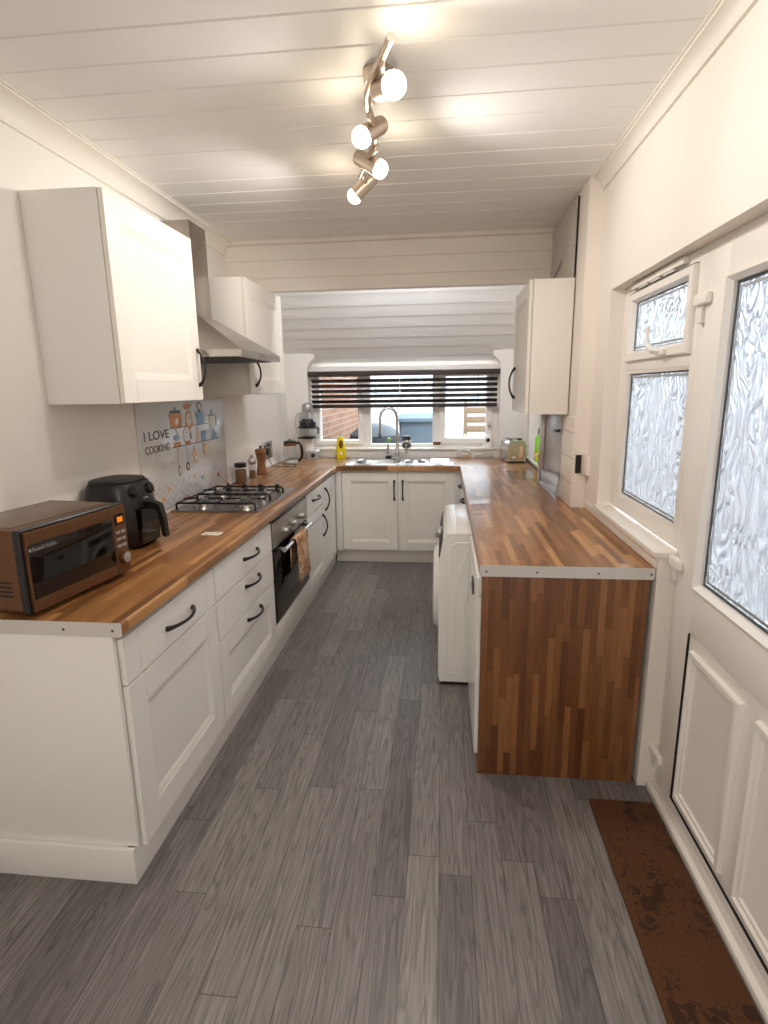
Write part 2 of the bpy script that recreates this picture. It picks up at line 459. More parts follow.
# ---- window_1 : three lights over the sink
w1 = structE('window_1', (-.4, 5.6, 1.0))
mb = MB()
y0, y1 = 5.60, 5.66
mb.box(-1.325, .535, y0, y1, .985, 1.035, .004); mb.box(-1.325, .535, y0, y1, 1.74, 1.80, .004)
for a, b in ((-1.325, -1.275), (-.80, -.72), (-.105, -.04), (.475, .535)): mb.box(a, b, y0, y1, 1.03, 1.75, .004)
obj('window_frame', mb, M['upvc'], w1)
def sash(u0, u1, v0, v1, fw, y, nm='sash'):
    mb = MB(BACK(0, y, 0))
    mb.rings([(u0, u1, v0, v1, -.03), (u0, u1, v0, v1, .028), (u0+.006, u1-.006, v0+.006, v1-.006, .034), (u0+fw-.012, u1-fw+.012, v0+fw-.012, v1-fw+.012, .034),
              (u0+fw, u1-fw, v0+fw, v1-fw, .016), (u0+fw, u1-fw, v0+fw, v1-fw, -.03)], cap1=False)
    o = obj(nm, mb, M['upvc'], w1)
    mb = MB(BACK(0, y, 0)); mb.box(u0+fw-.005, u1-fw+.005, v0+fw-.005, v1-fw+.005, -.014, -.002)
    obj('pane', mb, M['glass'], o)
    return o
s1 = sash(-1.275, -.80, 1.03, 1.745, .05, 5.61)
s2 = sash(-.04, .475, 1.04, 1.745, .06, 5.61)
mb = MB(BACK(0, 5.63, 0)); mb.box(-.725, -.10, 1.03, 1.745, -.006, .006)
obj('pane', mb, M['glass'], w1)
mb = MB(BACK(-1.25, 5.576, 1.19)); mb.lathe([(.012, 0), (.014, .012), (.008, .02)], seg=12); mb.box(-.008, .008, -.05, .0, .008, .02, .003)
obj('window_handle', mb, M['gasket'], s1)
mb = MB(BACK(.445, 5.576, 1.20)); mb.lathe([(.012, 0), (.014, .012), (.008, .02)], seg=12); mb.box(-.008, .008, -.0, .05, .008, .02, .003)
obj('window_handle', mb, M['chromek'], s2)
mb = MB(); mb.box(-1.335, .545, 5.462, 5.60, .985, 1.004, .004); mb.box(-1.325, .535, 5.476, 5.50, .91, .985, .002)
obj('window_sill', mb, M['trim'], w1)

# ---- window_2 : obscured side window above the worktop end
w2 = structE('window_2', (FX, 2.5, .98))
RW = lambda n=0: FR((FX+n, 0, 0), (0, 1, 0), (0, 0, 1), (-1, 0, 0))   # u = y, n towards the room
mb = MB(RW())
U0, U1, V0, V1 = 2.065, 2.91, .985, 2.02
# lower fixed light opening 2.09..2.765 x 1.075..1.615 ; upper opening 2.13..2.80 x 1.69..1.985
mb.box(U0, 2.115, V0, V1, -.06, 0, .003); mb.box(2.795, U1, V0, V1, -.06, 0, .003)
mb.box(2.11, 2.80, V0, 1.05, -.06, 0, .003); mb.box(2.11, 2.80, 1.64, 1.69, -.06, 0, .003); mb.box(2.11, 2.80, 1.965, V1, -.06, 0, .003)
obj('window_frame', mb, M['upvc'], w2)
def bead(u0, u1, v0, v1, a, b, par, nm='glazing_bead'):
    mb = MB(RW()); mb.rings([(u0, u1, v0, v1, a), (u0, u1, v0, v1, 0.0), (u0+.014, u1-.014, v0+.014, v1-.014, b), (u0+.014, u1-.014, v0+.014, v1-.014, a)], cap1=False)
    return obj(nm, mb, M['upvc'], par)
def glazing(u0, u1, v0, v1, par, n=-.02, T=None):
    T = T or RW()
    mb = MB(T); mb.rings([(u0-.006, u1+.006, v0-.006, v1+.006, n+.0005), (u0-.006, u1+.006, v0-.006, v1+.006, n+.004), (u0+.0035, u1-.0035, v0+.0035, v1-.0035, n+.004), (u0+.0035, u1-.0035, v0+.0035, v1-.0035, n+.0005)], cap1=False)
    obj('gasket', mb, M['gasket'], par)
    mb = MB(T); mb.rings([(u0+.009, u1-.009, v0+.009, v1-.009, n+.0004), (u0+.009, u1-.009, v0+.009, v1-.009, n+.001), (u0+.018, u1-.018, v0+.018, v1-.018, n+.001), (u0+.018, u1-.018, v0+.018, v1-.018, n+.0004)], cap1=False)
    obj('spacer_bar', mb, M['spacer'], par)
    mb = MB(T); mb.box(u0-.004, u1+.004, v0-.004, v1+.004, n-.006, n)
    return obj('pane', mb, M['obscure'], par)
bead(2.115, 2.795, 1.05, 1.64, -.03, -.006, w2)
glazing(2.131, 2.779, 1.066, 1.624, w2)
# opening top light
mb = MB(RW())
u0, u1, v0, v1 = 2.113, 2.797, 1.68, 1.975
mb.rings([(u0, u1, v0, v1, -.03), (u0, u1, v0, v1, .012), (u0+.004, u1-.004, v0+.004, v1-.004, .018), (u0+.034, u1-.034, v0+.036, v1-.03, .018), (u0+.046, u1-.046, v0+.046, v1-.04, .0), (u0+.046, u1-.046, v0+.046, v1-.04, -.03)], cap1=False)
sh = obj('top_sash', mb, M['upvc'], w2)
glazing(2.159, 2.751, 1.726, 1.935, sh, -.012)
mb = MB(RW()); mb.box(2.796, 2.800, 1.68, 1.978, .0, .0125); mb.box(2.113, 2.80, 1.9745, 1.9775, .0, .0125)
obj('sash_seal', mb, M['gasket'], sh)
# handle of the top light
mb = MB(RW())
mb.box(2.29, 2.37, 1.686, 1.708, .018, .034, .004)
mb.tube([(2.33, 1.70, .03), (2.345, 1.705, .052), (2.375, 1.725, .058), (2.395, 1.755, .057), (2.395, 1.80, .056)], [.011, .011, .010, .009, .008], 10)
obj('window_handle', mb, M['whitep'], sh)
# trickle vent
mb = MB(RW()); mb.box(2.20, 2.76, 1.990, 2.012, .0, .022, .005); mb.box(2.21, 2.75, 2.008, 2.017, .0, .016, .002)
for k in range(3): mb.box(2.30+k*.14, 2.40+k*.14, 1.984, 1.992, .004, .016, .001)
obj('trickle_vent', mb, M['whitep'], w2)
mb = MB(); mb.box(.772, FX, 2.042, 2.912, .957, .978, .004); mb.box(.784, .79, 2.06, 3.15, .912, .957, .002)
obj('window_sill', mb, M['trim'], w2)

# ---- window_3 : small window in the side wall past the pier
w3 = structE('window_3', (.85, 4.9, .96))
RW3 = FR((.90, 0, 0), (0, 1, 0), (0, 0, 1), (-1, 0, 0))
mb = MB(RW3); mb.rings([(4.26, 5.36, .93, 1.62, -.05), (4.26, 5.36, .93, 1.62, 0), (4.31, 5.31, .99, 1.57, 0), (4.31, 5.31, .99, 1.57, -.05)], cap1=False)
obj('window_frame', mb, M['upvc'], w3)
mb = MB(RW3); mb.box(4.30, 5.32, .98, 1.58, -.03, -.02); obj('pane', mb, M['obscure'], w3)
mb = MB(); mb.box(.765, .90, 4.30, 5.40, .928, .945, .004); obj('window_sill', mb, M['trim'], w3)

# ---- door_1 : half glazed back door
d1 = structE('door_1', (FX, 1.5, 0))
mb = MB(RW())
mb.box(2.0, 2.066, .0, 2.02, -.07, 0, .003); mb.box(.90, .955, .0, 2.02, -.07, 0, .003); mb.box(.95, 2.005, 1.985, 2.02, -.07, 0, .003)
obj('door_frame', mb, M['upvc'], d1)
mb = MB(RW()); mb.box(.90, 2.04, 0, .028, -.07, .035, .004); mb.box(.90, 2.03, .026, .058, -.07, .016, .004)
obj('threshold', mb, M['upvc'], d1)
L0, L1 = .96, 1.995
g0, g1, gz0, gz1 = 1.05, 1.86, .905, 1.89
p0, p1, pz0, pz1 = 1.05, 1.866, .10, .745
mb = MB(RW())
mb.box(L0, 1.05, .064, 1.982, -.06, .016, .003); mb.box(1.866, L1, .064, 1.982, -.06, .016, .003)
mb.box(1.048, 1.868, .064, .098, -.06, .016, .003); mb.box(1.048, 1.868, .75, .905, -.06, .016, .003); mb.box(1.048, 1.868, 1.89, 1.982, -.06, .016, .003)
leaf = obj('door_leaf', mb, M['upvc'], d1)
mb = MB(RW()); mb.rings([(1.05, 1.866, gz0, gz1, -.03), (1.05, 1.866, gz0, gz1, .022), (1.056, 1.860, gz0+.006, gz1-.006, .024), (1.07, 1.846, gz0+.02, gz1-.02, .006), (1.07, 1.846, gz0+.02, gz1-.02, -.03)], cap1=False)
obj('glazing_bead', mb, M['upvc'], leaf)
glazing(1.075, 1.841, gz0+.025, gz1-.025, leaf, -.008)
mb = MB(RW())
mb.rings([(1.05, 1.866, pz0, pz1, .0), (1.05, 1.866, pz0, pz1, .004), (1.055, 1.861, pz0+.004, pz1-.004, .010)], cap0=True)
for a, b, c, d in ((1.09, 1.425, .13, .70), (1.50, 1.835, .13, .70)):
    mb.rings([(a, b, c, d, .010), (a+.004, b-.004, c+.004, d-.004, .024), (a+.016, b-.016, c+.016, d-.016, .026), (a+.022, b-.022, c+.022, d-.022, .018),
              (a+.034, b-.034, c+.034, d-.034, .019), (a+.04, b-.04, c+.04, d-.04, .0125), (a+.052, b-.052, c+.052, d-.052, .0105)], cap1=True)
obj('door_panel', mb, M['upvc'], leaf)
mb = MB(RW()); mb.box(1.8645, 1.867, .098, .745, .009, .0166); mb.box(1.05, 1.867, .0972, .0998, .009, .0166)
obj('panel_seal', mb, M['rubber'], leaf)
for hz in (.16, .935, 1.825):
    mb = MB(RW())
    mb.box(2.012, 2.052, hz-.055, hz+.03, .0, .022, .006); mb.box(1.955, 2.052, hz+.0, hz+.038, .014, .036, .009, seg=3)
    obj('hinge', mb, M['whitep'], d1)

# ------------------------------------------------------------------ cabinet parts
def handle_mb(T, u, v, L, upright=True, h=.034, r=.0062):
    mb = MB(T)
    pts = []; rad = []
    for k in range(13):
        s = k/12.0
        a = math.sin(PI*s)
        d = (s-.5)*L; n = .004+h*(a**.7)
        pts.append((u, v+d, n) if upright else (u+d, v, n)); rad.append(r*(1.15-.25*a+.55*(1-a)**6))
    mb.tube(pts, rad, 10)
    for sg in (-1, 1):
        d = sg*L/2
        TT = Matrix.Translation((u, v+d, 0)) if upright else Matrix.Translation((u+d, v, 0))
        mb.lathe([(.0095, 0), (.0095, .004), (.006, .008)], seg=12, T=TT)
    return mb
def door_mb(T, u0, u1, v0, v1, t=.02, fr=.085):
    mb = MB(T); b = .0022
    mb.box(u0, u0+fr, v0, v1, 0, t, b); mb.box(u1-fr, u1, v0, v1, 0, t, b)
    mb.box(u0+fr, u1-fr, v0, v0+fr, 0, t, b); mb.box(u0+fr, u1-fr, v1-fr, v1, 0, t, b)
    a0, a1, c0, c1 = u0+fr, u1-fr, v0+fr, v1-fr
    mb.rings([(a0-.002, a1+.002, c0-.002, c1+.002, .001), (a0-.002, a1+.002, c0-.002, c1+.002, t-.002), (a0+.004, a1-.004, c0+.004, c1-.004, t-.003), (a0+.026, a1-.026, c0+.026, c1-.026, t-.0125)], cap0=True)
    return mb
def drawer_mb(T, u0, u1, v0, v1, t=.02, fr=.085):
    mb = MB(T); b = .0022
    mb.box(u0, u0+fr, v0, v1, 0, t, b); mb.box(u1-fr, u1, v0, v1, 0, t, b); mb.box(u0+fr, u1-fr, v0, v1, 0, t, b)
    return mb
FX0 = -.977      # carcass front of the long run, doors stand 20 mm proud
G = .0025

# near base cabinet
t = thing('base_cabinet', 'white base cabinet with drawer over panelled door at the open end of the run', 'cabinet', (-1.26, 1.80, 0))
mb = MB(); mb.box(XL+.003, FX0-.002, 1.462, 2.152, .125, .866); obj('body', mb, M['cab'], t)
mb = MB(); mb.box(XL+.003, FX0+.004, 1.443, 1.4615, .13, .866, .0015); mb.box(XL+.003, -1.01, 1.443, 1.4615, .0, .131); obj('end_panel', mb, M['cab'], t)
T = LEFT(FX0, 0, 0)
d = obj('drawer', drawer_mb(T, 1.468, 2.15, .692, .845), M['cab'], t)
obj('handle', handle_mb(LEFT(FX0+.02, 0, 0), 1.83, .762, .20, False), M['black'], d)
d = obj('door', door_mb(T, 1.468, 2.15, .115, .686, fr=.10), M['cab'], t)
# drawer unit
t = thing('drawer_unit', 'white three-drawer base unit between the oven and the cabinet at the run\'s open end', 'drawer unit', (-1.26, 2.56, 0))
mb = MB(); mb.box(XL+.003, FX0-.002, 2.156, 2.955, .125, .866); obj('body', mb, M['cab'], t)
for v0, v1, hz in ((.69, .845, .775), (.508, .684, .635), (.115, .502, .46)):
    if v0 > .2: d = obj('drawer', drawer_mb(T, 2.157, 2.952, v0, v1), M['cab'], t)
    else: d = obj('drawer', door_mb(T, 2.157, 2.952, v0, v1, fr=.09), M['cab'], t)
    obj('handle', handle_mb(LEFT(FX0+.02, 0, 0), 2.60, hz, .19, False), M['black'], d)
# oven
t = thing('oven', 'built-in oven with steel control panel, black glass door and tea towel on its bar', 'oven', (-1.26, 3.37, .14))
mb = MB(); mb.box(XL+.003, FX0-.002, 2.96, 3.778, .14, .866); obj('body', mb, M['cab'], t)
mb = MB(T); mb.box(2.966, 3.774, .115, .222, 0, .02, .002); obj('filler_panel', mb, M['cab'], t)
mb = MB(T); mb.box(2.966, 3.774, .232, .862, -.02, .012, .002); obj('oven_surround', mb, M['blackp'], t)
mb = MB(T); mb.box(2.97, 3.77, .69, .838, .004, .026, .003); mb.box(2.975, 3.765, .795, .7965, .0255, .0268, 0)
cp = obj('control_panel', mb, M['steely'], t)
for u in (3.17, 3.37, 3.57):
    mb = MB(LEFT(FX0+.026, u, .752)); mb.lathe([(.026, 0), (.026, .006), (.021, .008), (.0195, .028), (.017, .031)], seg=24, sy=.9); mb.box(-.003, .003, -.018, .018, .028, .034, .001)
    obj('knob', mb, M['silver'], cp)
mb = MB(T); mb.box(2.97, 3.77, .238, .678, .004, .024, .003); od = obj('oven_door', mb, M['blackg'], t)
mb = MB(T); mb.box(2.985, 3.755, .243, .335, .0235, .0256, .001); obj('lower_rail', mb, simple('dark_brushed_band', (92, 86, 80), .35, .7), od)
mb = MB(LEFT(FX0+.024, 0, 0)); mb.tube([(3.03, .668, .045), (3.70, .668, .045)], .0125, 16)
for u in (3.06, 3.67): mb.box(u-.012, u+.012, .658, .678, -.001, .045, .003)
obj('door_handle', mb, M['chromek'], od)
# towel over the bar
mb = MB(); top = []
rows = []
xb, zb = FX0+.024+.045, .668
path = [(xb-.019, .50), (xb-.0185, .60), (xb-.0185, .655), (xb-.013, .680), (xb, .6865), (xb+.013, .682), (xb+.019, .655), (xb+.021, .56), (xb+.024, .45), (xb+.026, .385)]
N = 16
for k, (px, pz) in enumerate(path):
    row = []
    for i in range(N+1):
        s = i/N; y = 3.22+.28*s + .012*math.sin(k*.9)*s
        w = .006*math.sin(s*17+k*.25)*min(1, max(0, (k-4)/3.0))
        row.append((px+w, y, pz + (.018*math.sin(s*5.1) if k > 8 else 0) + (.03*(s-.5) if k > 7 else 0)))
    rows.append(row)
th = .005
fr_ = [[mb.bm.verts.new(p) for p in r] for r in rows]
for a, b in zip(fr_, fr_[1:]):
    for i in range(N): mb.bm.faces.new((a[i], a[i+1], b[i+1], b[i]))
tw = obj('tea_towel', mb, M['towel'], None, 60, (xb, 3.36, .385))
sm = tw.modifiers.new('thickness', 'SOLIDIFY'); sm.thickness = .004; sm.offset = 1
tag(tw, 'peach patterned tea towel folded over the oven door bar', 'towel')
# cabinet past the oven
t = thing('base_cabinet', 'narrow white base cabinet with a drawer over a door, next past the oven', 'cabinet', (-1.26, 4.04, 0))
mb = MB(); mb.box(XL+.003, FX0-.002, 3.782, 4.337, .125, .866); obj('body', mb, M['cab'], t)
d = obj('drawer', drawer_mb(T, 3.783, 4.335, .685, .845, fr=.07), M['cab'], t)
obj('handle', handle_mb(LEFT(FX0+.02, 0, 0), 4.06, .775, .19, False), M['black'], d)
d = obj('door', door_mb(T, 3.783, 4.335, .115, .679, fr=.075), M['cab'], t)
obj('handle', handle_mb(LEFT(FX0+.02, 0, 0), 4.285, .51, .17), M['black'], d)
t = thing('base_cabinet', 'white base cabinet with a full-height door, in the corner by the sink run', 'cabinet', (-1.26, 4.60, 0))
mb = MB(); mb.box(XL+.003, FX0-.002, 4.341, 4.894, .125, .866); obj('body', mb, M['cab'], t)
d = obj('door', door_mb(T, 4.341, 4.83, .115, .845, fr=.075), M['cab'], t)
obj('handle', handle_mb(LEFT(FX0+.02, 0, 0), 4.40, .70, .18), M['black'], d)
# sink cabinet
YF = 4.898
t = thing('sink_cabinet', 'white two-door cabinet under the steel sink', 'cabinet', (-.40, 5.2, 0))
mb = MB(); mb.box(FX0+.01, .125, YF+.002, 5.47, .125, .70); mb.box(-.955, -.905, YF-.018, YF+.002, .125, .866); mb.box(.112, .173, YF-.012, YF+.002, .125, .866)
mb.box(FX0, .125, YF+.002, YF+.02, .70, .866)
obj('body', mb, M['cab'], t)
T2 = BACK(0, YF, 0)
d = obj('door', door_mb(T2, -.90, -.40, .135, .848, fr=.075), M['cabw'], t)
obj('handle', handle_mb(BACK(0, YF-.02, 0), -.428, .69, .17), M['black'], d)
d = obj('door', door_mb(T2, -.396, .108, .135, .848, fr=.075), M['cabw'], t)
obj('handle', handle_mb(BACK(0, YF-.02, 0), -.352, .69, .17), M['black'], d)
# right hand far base cabinet
t = thing('base_cabinet', 'white base cabinet with black pulls, behind the washing machine', 'cabinet', (.47, 4.2, 0))
mb = MB(); mb.box(.175, .70, 3.54, 4.855, .10, .866); mb.box(.235, .68, 3.56, 4.83, 0, .10); obj('body', mb, M['cab'], t)
T3 = RIGHT(.175, 0, 0)
for (a, b, hy) in ((3.545, 4.19, 3.92), (4.195, 4.85, 4.52)):
    d = obj('drawer', drawer_mb(T3, -b, -a, .70, .848), M['cab'], t)
    obj('handle', handle_mb(RIGHT(.155, 0, 0), -hy, .79, .12, False, .026), M['black'], d)
    d = obj('door', door_mb(T3, -b, -a, .115, .694), M['cab'], t)
# plinths
mb = MB(); mb.box(-1.0, -.982, 1.44, 4.90, .0, .12, .002); mb.box(XL+.004, -.982, 1.425, 1.4415, .0, .128, .002)
tag(obj('plinth', mb, M['cab'], None, 35, (-.99, 3.2, 0)), 'long white plinth board under the long run with a return at its open end', 'plinth')
mb = MB(); mb.box(-.98, .12, 4.945, 4.963, .0, .122, .002)
tag(obj('plinth', mb, M['cabw'], None, 35, (-.4, 4.95, 0)), 'white plinth board below the two sink cabinet doors', 'plinth')

# ------------------------------------------------------------------ worktop
t = thing('worktop', 'U-shaped butcher-block worktop running round three sides of the kitchen', 'worktop', (-.4, 3.2, .868))
Z0, Z1 = .868, .91
def edge_prof(x0, x1, round_side):
    """cross-section of a worktop with one rounded long edge"""
    r = .014; pts = []
    if round_side > 0:
        pts = [(x0, Z0), (x1-.006, Z0), (x1, Z0+.006)]
        pts += [(x1-r+r*math.cos(a), Z1-r+r*math.sin(a)) for a in [PI/2*k/5 for k in range(6)]]
        pts += [(x0, Z1)]
    else:
        pts = [(x1, Z0), (x1, Z1)]
        pts += [(x0+r-r*math.cos(a), Z1-r+r*math.sin(a)) for a in [PI/2*(1-k/5) for k in range(6)]]
        pts += [(x0, Z0+.006), (x0+.006, Z0)]
    return pts
mb = MB(); mb.loft([[(x, y, z) for x, z in edge_prof(XL+.002, -.937, 1)] for y in (1.44, 4.860)])
obj('worktop_section', mb, M['wood_y'], t)
mb = MB(); mb.loft([[(x, y, z) for x, z in edge_prof(.145, .787, -1)] for y in (2.064, 3.153)])
mb.loft([[(x, y, z) for x, z in edge_prof(.145, .711, -1)] for y in (3.153, 4.256)])
mb.loft([[(x, y, z) for x, z in edge_prof(.145, .763, -1)] for y in (4.256, 4.860)])
obj('worktop_section', mb, M['wood_y'], t)
SX0, SX1, SY0, SY1 = -.875, .075, 4.93, 5.44
mb = MB()
mb.box(XL+.002, SX0, 4.8612, 5.474, Z0, Z1); mb.box(SX1, .763, 4.8612, 5.474, Z0, Z1); mb.box(.763, .798, 5.41, 5.474, Z0, Z1)
mb.box(SX0, SX1, 4.8612, SY0, Z0, Z1); mb.box(SX0, SX1, SY1, 5.474, Z0, Z1)
obj('worktop_section', mb, M['wood_x'], t)
def strip(T, u0, u1, v0, v1, screws):
    mb = MB(T); mb.loft([rrect(u0, u1, v0, v1, .007, 0, 4), rrect(u0, u1, v0, v1, .007, .002, 4)])
    e = obj('end_strip', mb, M['alu'], t)
    for u in screws:
        mb = MB(T @ Matrix.Translation((u, (v0+v1)/2-.002, .002))); mb.lathe([(.0042, 0), (.0042, .001), (.002, .0016)], seg=10)
        obj('screw', mb, M['gasket'], e)
strip(BACK(0, 1.44, 0), XL+.002, -.937, Z0-.002, Z1+.001, (-1.42, -1.12, -.965))
strip(BACK(0, 2.064, 0), .145, .787, Z0-.002, Z1+.001, (.17, .36, .585, .775))
mb = MB(); mb.box(XL+.002, -.937, 4.855, 4.866, Z1-.0002, Z1+.0012, .0004); obj('joint_strip', mb, M['alu'], t)
mb = MB(); mb.box(.150, .763, 4.855, 4.866, Z1-.0002, Z1+.0012, .0004); obj('joint_strip', mb, M['alu'], t)
mb = MB(); mb.box(XL+.003, XL+.016, 2.72, 5.45, Z1, Z1+.011, .003); obj('back_bead', mb, M['trim'], t)
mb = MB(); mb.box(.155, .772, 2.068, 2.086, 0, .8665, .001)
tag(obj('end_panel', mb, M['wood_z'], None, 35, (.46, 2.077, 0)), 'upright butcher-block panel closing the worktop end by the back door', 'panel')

# ------------------------------------------------------------------ wall cabinets
t = thing('wall_cabinet', 'large white wall cabinet hanging above the microwave and air fryer', 'cabinet', (-1.4, 2.44, 1.53))
mb = MB(); mb.box(XL+.001, -1.2485, 2.085, 2.812, 1.53, 2.297, .001); obj('body', mb, M['cab'], t)
d = obj('door', door_mb(LEFT(-1.246, 0, 0), 2.087, 2.81, 1.532, 2.295, fr=.095), M['cabw'], t)
obj('handle', handle_mb(LEFT(-1.226, 0, 0), 2.775, 1.69, .17), M['black'], d)
t = thing('wall_cabinet', 'white wall cabinet past the cooker hood, reaching under the boarded header', 'cabinet', (-1.38, 3.9, 1.55))
mb = MB(); mb.box(XL+.001, -1.2325, 3.503, 4.28, 1.55, 2.252, .001); obj('body', mb, M['cabw'], t)
d = obj('door', door_mb(LEFT(-1.230, 0, 0), 3.505, 4.278, 1.552, 2.250, fr=.09), M['cabw'], t)
obj('handle', handle_mb(LEFT(-1.210, 0, 0), 3.60, 1.685, .16), M['black'], d)
t = thing('wall_cabinet', 'white wall cabinet on the pier below the bare grey board', 'cabinet', (.6, 3.65, 1.415))
mb = MB(); mb.box(.4925, .7115, 3.352, 3.98, 1.418, 2.156, .001); obj('body', mb, M['cabw'], t)
d = obj('door', door_mb(RIGHT(.49, 0, 0), -3.978, -3.354, 1.42, 2.154, fr=.085), M['cabw'], t)
obj('handle', handle_mb(RIGHT(.47, 0, 0), -3.86, 1.60, .19), M['black'], d)
# grey board over it
t = thing('access_panel', 'bare grey board screwed to the pier above the wall cabinet', 'panel', (.71, 3.73, 2.17))
mb = MB(); mb.box(.706, .719, 3.39, 4.066, 2.162, 2.575, .001); pb = obj('board', mb, M['grey'], t)
mb = MB(); mb.box(.712, .719, 3.372, 3.388, 2.162, 2.572, 0); obj('gap', mb, M['rubber'], t)
mb = MB(RIGHT(.706, 0, 0)); mb.prism([(-3.97, 2.24), (-3.95, 2.275), (-3.72, 2.33), (-3.70, 2.31), (-3.74, 2.285)], .0, .0008); obj('filler_smear', mb, M['greyd'], t)
for y, z in ((3.42, 2.54), (3.42, 2.19), (3.41, 2.33), (4.02, 2.19), (4.02, 2.52)):
    mb = MB(RIGHT(.706, y, z)); mb.lathe([(.005, 0), (.005, .001), (.002, .002)], seg=8); obj('screw', mb, M['black'], t)

# ------------------------------------------------------------------ cooker hood
t = thing('cooker_hood', 'stainless chimney cooker hood on the wall above the hob', 'cooker hood', (-1.4, 3.2, 1.74))
mb = MB(); mb.box(XL+.002, -1.386, 3.168, 3.386, 1.985, 2.487, .002); mb.box(XL+.002, -1.39, 3.172, 3.382, 1.97, 1.99)
obj('chimney', mb, M['steelz'], t)
cx = 3.155; a0, a1 = 2.816, 3.498
mb = MB()
mb.loft([[(XL+.002, a0, 1.745), (-1.012, a0, 1.745), (-1.012, a1, 1.745), (XL+.002, a1, 1.745)],
         [(XL+.002, a0, 1.779), (-1.012, a0, 1.779), (-1.012, a1, 1.779), (XL+.002, a1, 1.779)],
         [(XL+.002, a0+.004, 1.783), (-1.016, a0+.004, 1.783), (-1.016, a1-.004, 1.783), (XL+.002, a1-.004, 1.783)],
         [(XL+.002, 3.168, 2.0), (-1.386, 3.168, 2.0), (-1.386, 3.386, 2.0), (XL+.002, 3.386, 2.0)]])
obj('hood_canopy', mb, M['steely'], t, 20)
mb = MB(); mb.box(-1.5, -1.06, a0+.04, a1-.04, 1.741, 1.746, .001); obj('filter', mb, M['gasket'], t)
mb = MB(LEFT(-1.012, 0, 1.762))
for k in range(4): mb.lathe([(.006, 0), (.006, .003), (.003, .004)], (3.12+.03*k, 0, 0), 10)
obj('button_strip', mb, M['chromek'], t)

# ------------------------------------------------------------------ hob
t = thing('gas_hob', 'stainless four-burner gas hob let into the worktop', 'hob', (-1.27, 3.31, .91))
hx0, hx1, hy0, hy1 = -1.53, -1.01, 2.925, 3.70
mb = MB(); mb.loft([rrect(hx0, hx1, hy0, hy1, .012, .9105), rrect(hx0, hx1, hy0, hy1, .012, .916), rrect(hx0+.006, hx1-.006, hy0+.006, hy1-.006, .01, .919), rrect(hx0+.022, hx1-.022, hy0+.022, hy1-.022, .02, .919), rrect(hx0+.03, hx1-.03, hy0+.03, hy1-.03, .02, .915)])
obj('hob_plate', mb, M['steely'], t)
for x, y, r in ((-1.40, 3.08, .040), (-1.40, 3.37, .034), (-1.14, 3.08, .046), (-1.14, 3.37, .038)):
    mb = MB(); mb.lathe([(r*1.5, .915), (r*1.45, .919), (r*1.15, .922), (r*1.1, .928), (r, .931), (r*.98, .934)], (x, y, 0), 28, sy=1.2)
    b = obj('burner', mb, M['chromek'], t)
    mb = MB(); mb.lathe([(r*.9, .934), (r*.9, .940), (r*.82, .943)], (x, y, 0), 28, sy=1.2); obj('burner_cap', mb, M['gasket'], b)
for y0, y1 in ((2.955, 3.225), (3.235, 3.505)):
    mb = MB(); z = .958; r = .006
    xa, xb2 = -1.50, -1.04; ym = (y0+y1)/2
    for y in (y0, y1):
        mb.tube([(xa, y, .916), (xa, y, z-.008), (xa+.008, y, z), (xb2-.008, y, z), (xb2, y, z-.008), (xb2, y, .916)], r, 8)
    for x in (xa+.005, xb2-.005, -1.27): mb.tube([(x, y0, z-.001), (x, y1, z-.001)], r*.9, 8)
    for bx in (-1.40, -1.14):
        for dx, dy in ((1, 0), (-1, 0), (0, 1), (0, -1)):
            e = (bx+dx*.12, ym+dy*.15)
            mb.tube([(bx+dx*.03, ym+dy*.036, z+.003), (e[0], e[1], z)], r*.85, 8)
    obj('pan_support', mb, M['black'], t)
for k in range(4):
    x = -1.44+.112*k
    mb = MB(); mb.lathe([(.021, .915), (.021, .920), (.017, .922), (.0155, .956), (.013, .960)], (x, 3.592, 0), 20, sy=1.15)
    mb.box(x-.003, x+.003, 3.574, 3.610, .957, .965, .001)
    obj('control_knob', mb, M['blackp'], t)

# ------------------------------------------------------------------ splashback with its print
t = thing('splashback', 'printed glass splashback reading I LOVE COOKING behind the hob', 'splashback', (XL, 3.27, .922))
mb = MB(); mb.box(XL+.001, XL+.008, 2.70, 3.84, .923, 1.528, .001); obj('glass_sheet', mb, M['splash'], t)
SX = XL+.0085
# print laid out on the sheet in metres: u along the wall, v up
def PX(px, py):  # photograph position of a printed mark turned into a place on the sheet
    return px, py
text_mesh('lettering', 'I LOVE', .066, LEFT(SX, 2.748, 1.323), M['ink'], t, bold=.0012, width=.272)
text_mesh('lettering', 'COOKING', .055, LEFT(SX, 2.752, 1.254), M['ink'], t, bold=.0010, width=.268)
PM = [M['orange'], M['blue'], M['inkd'], M['peach'], M['card'], M['brownp']]
mb = MB(LEFT(SX, 0, 0))
_n = [0]
def dr(poly, mi):
    _n[0] += 1; z = .00005+.00003*_n[0]
    du, k, ur, dv = OFF
    poly = [(u+du+k*(u-ur), v+dv) for u, v in poly]
    mb.prism(poly, 0, z+.0004, mi)
def ell(cx, cy, rx, ry, mi, a0=0, a1=360, n=18):
    dr([(cx+rx*math.cos(math.radians(a0+(a1-a0)*k/n)), cy+ry*math.sin(math.radians(a0+(a1-a0)*k/n))) for k in range(n+(0 if a1-a0 == 360 else 1))], mi)
def lineu(p, q, w, mi):
    dx, dy = q[0]-p[0], q[1]-p[1]; L = math.hypot(dx, dy); nx, ny = -dy/L*w/2, dx/L*w/2
    dr([(p[0]+nx, p[1]+ny), (p[0]-nx, p[1]-ny), (q[0]-nx, q[1]-ny), (q[0]+nx, q[1]+ny)], mi)
OFF = (0, 0, 0, 0)
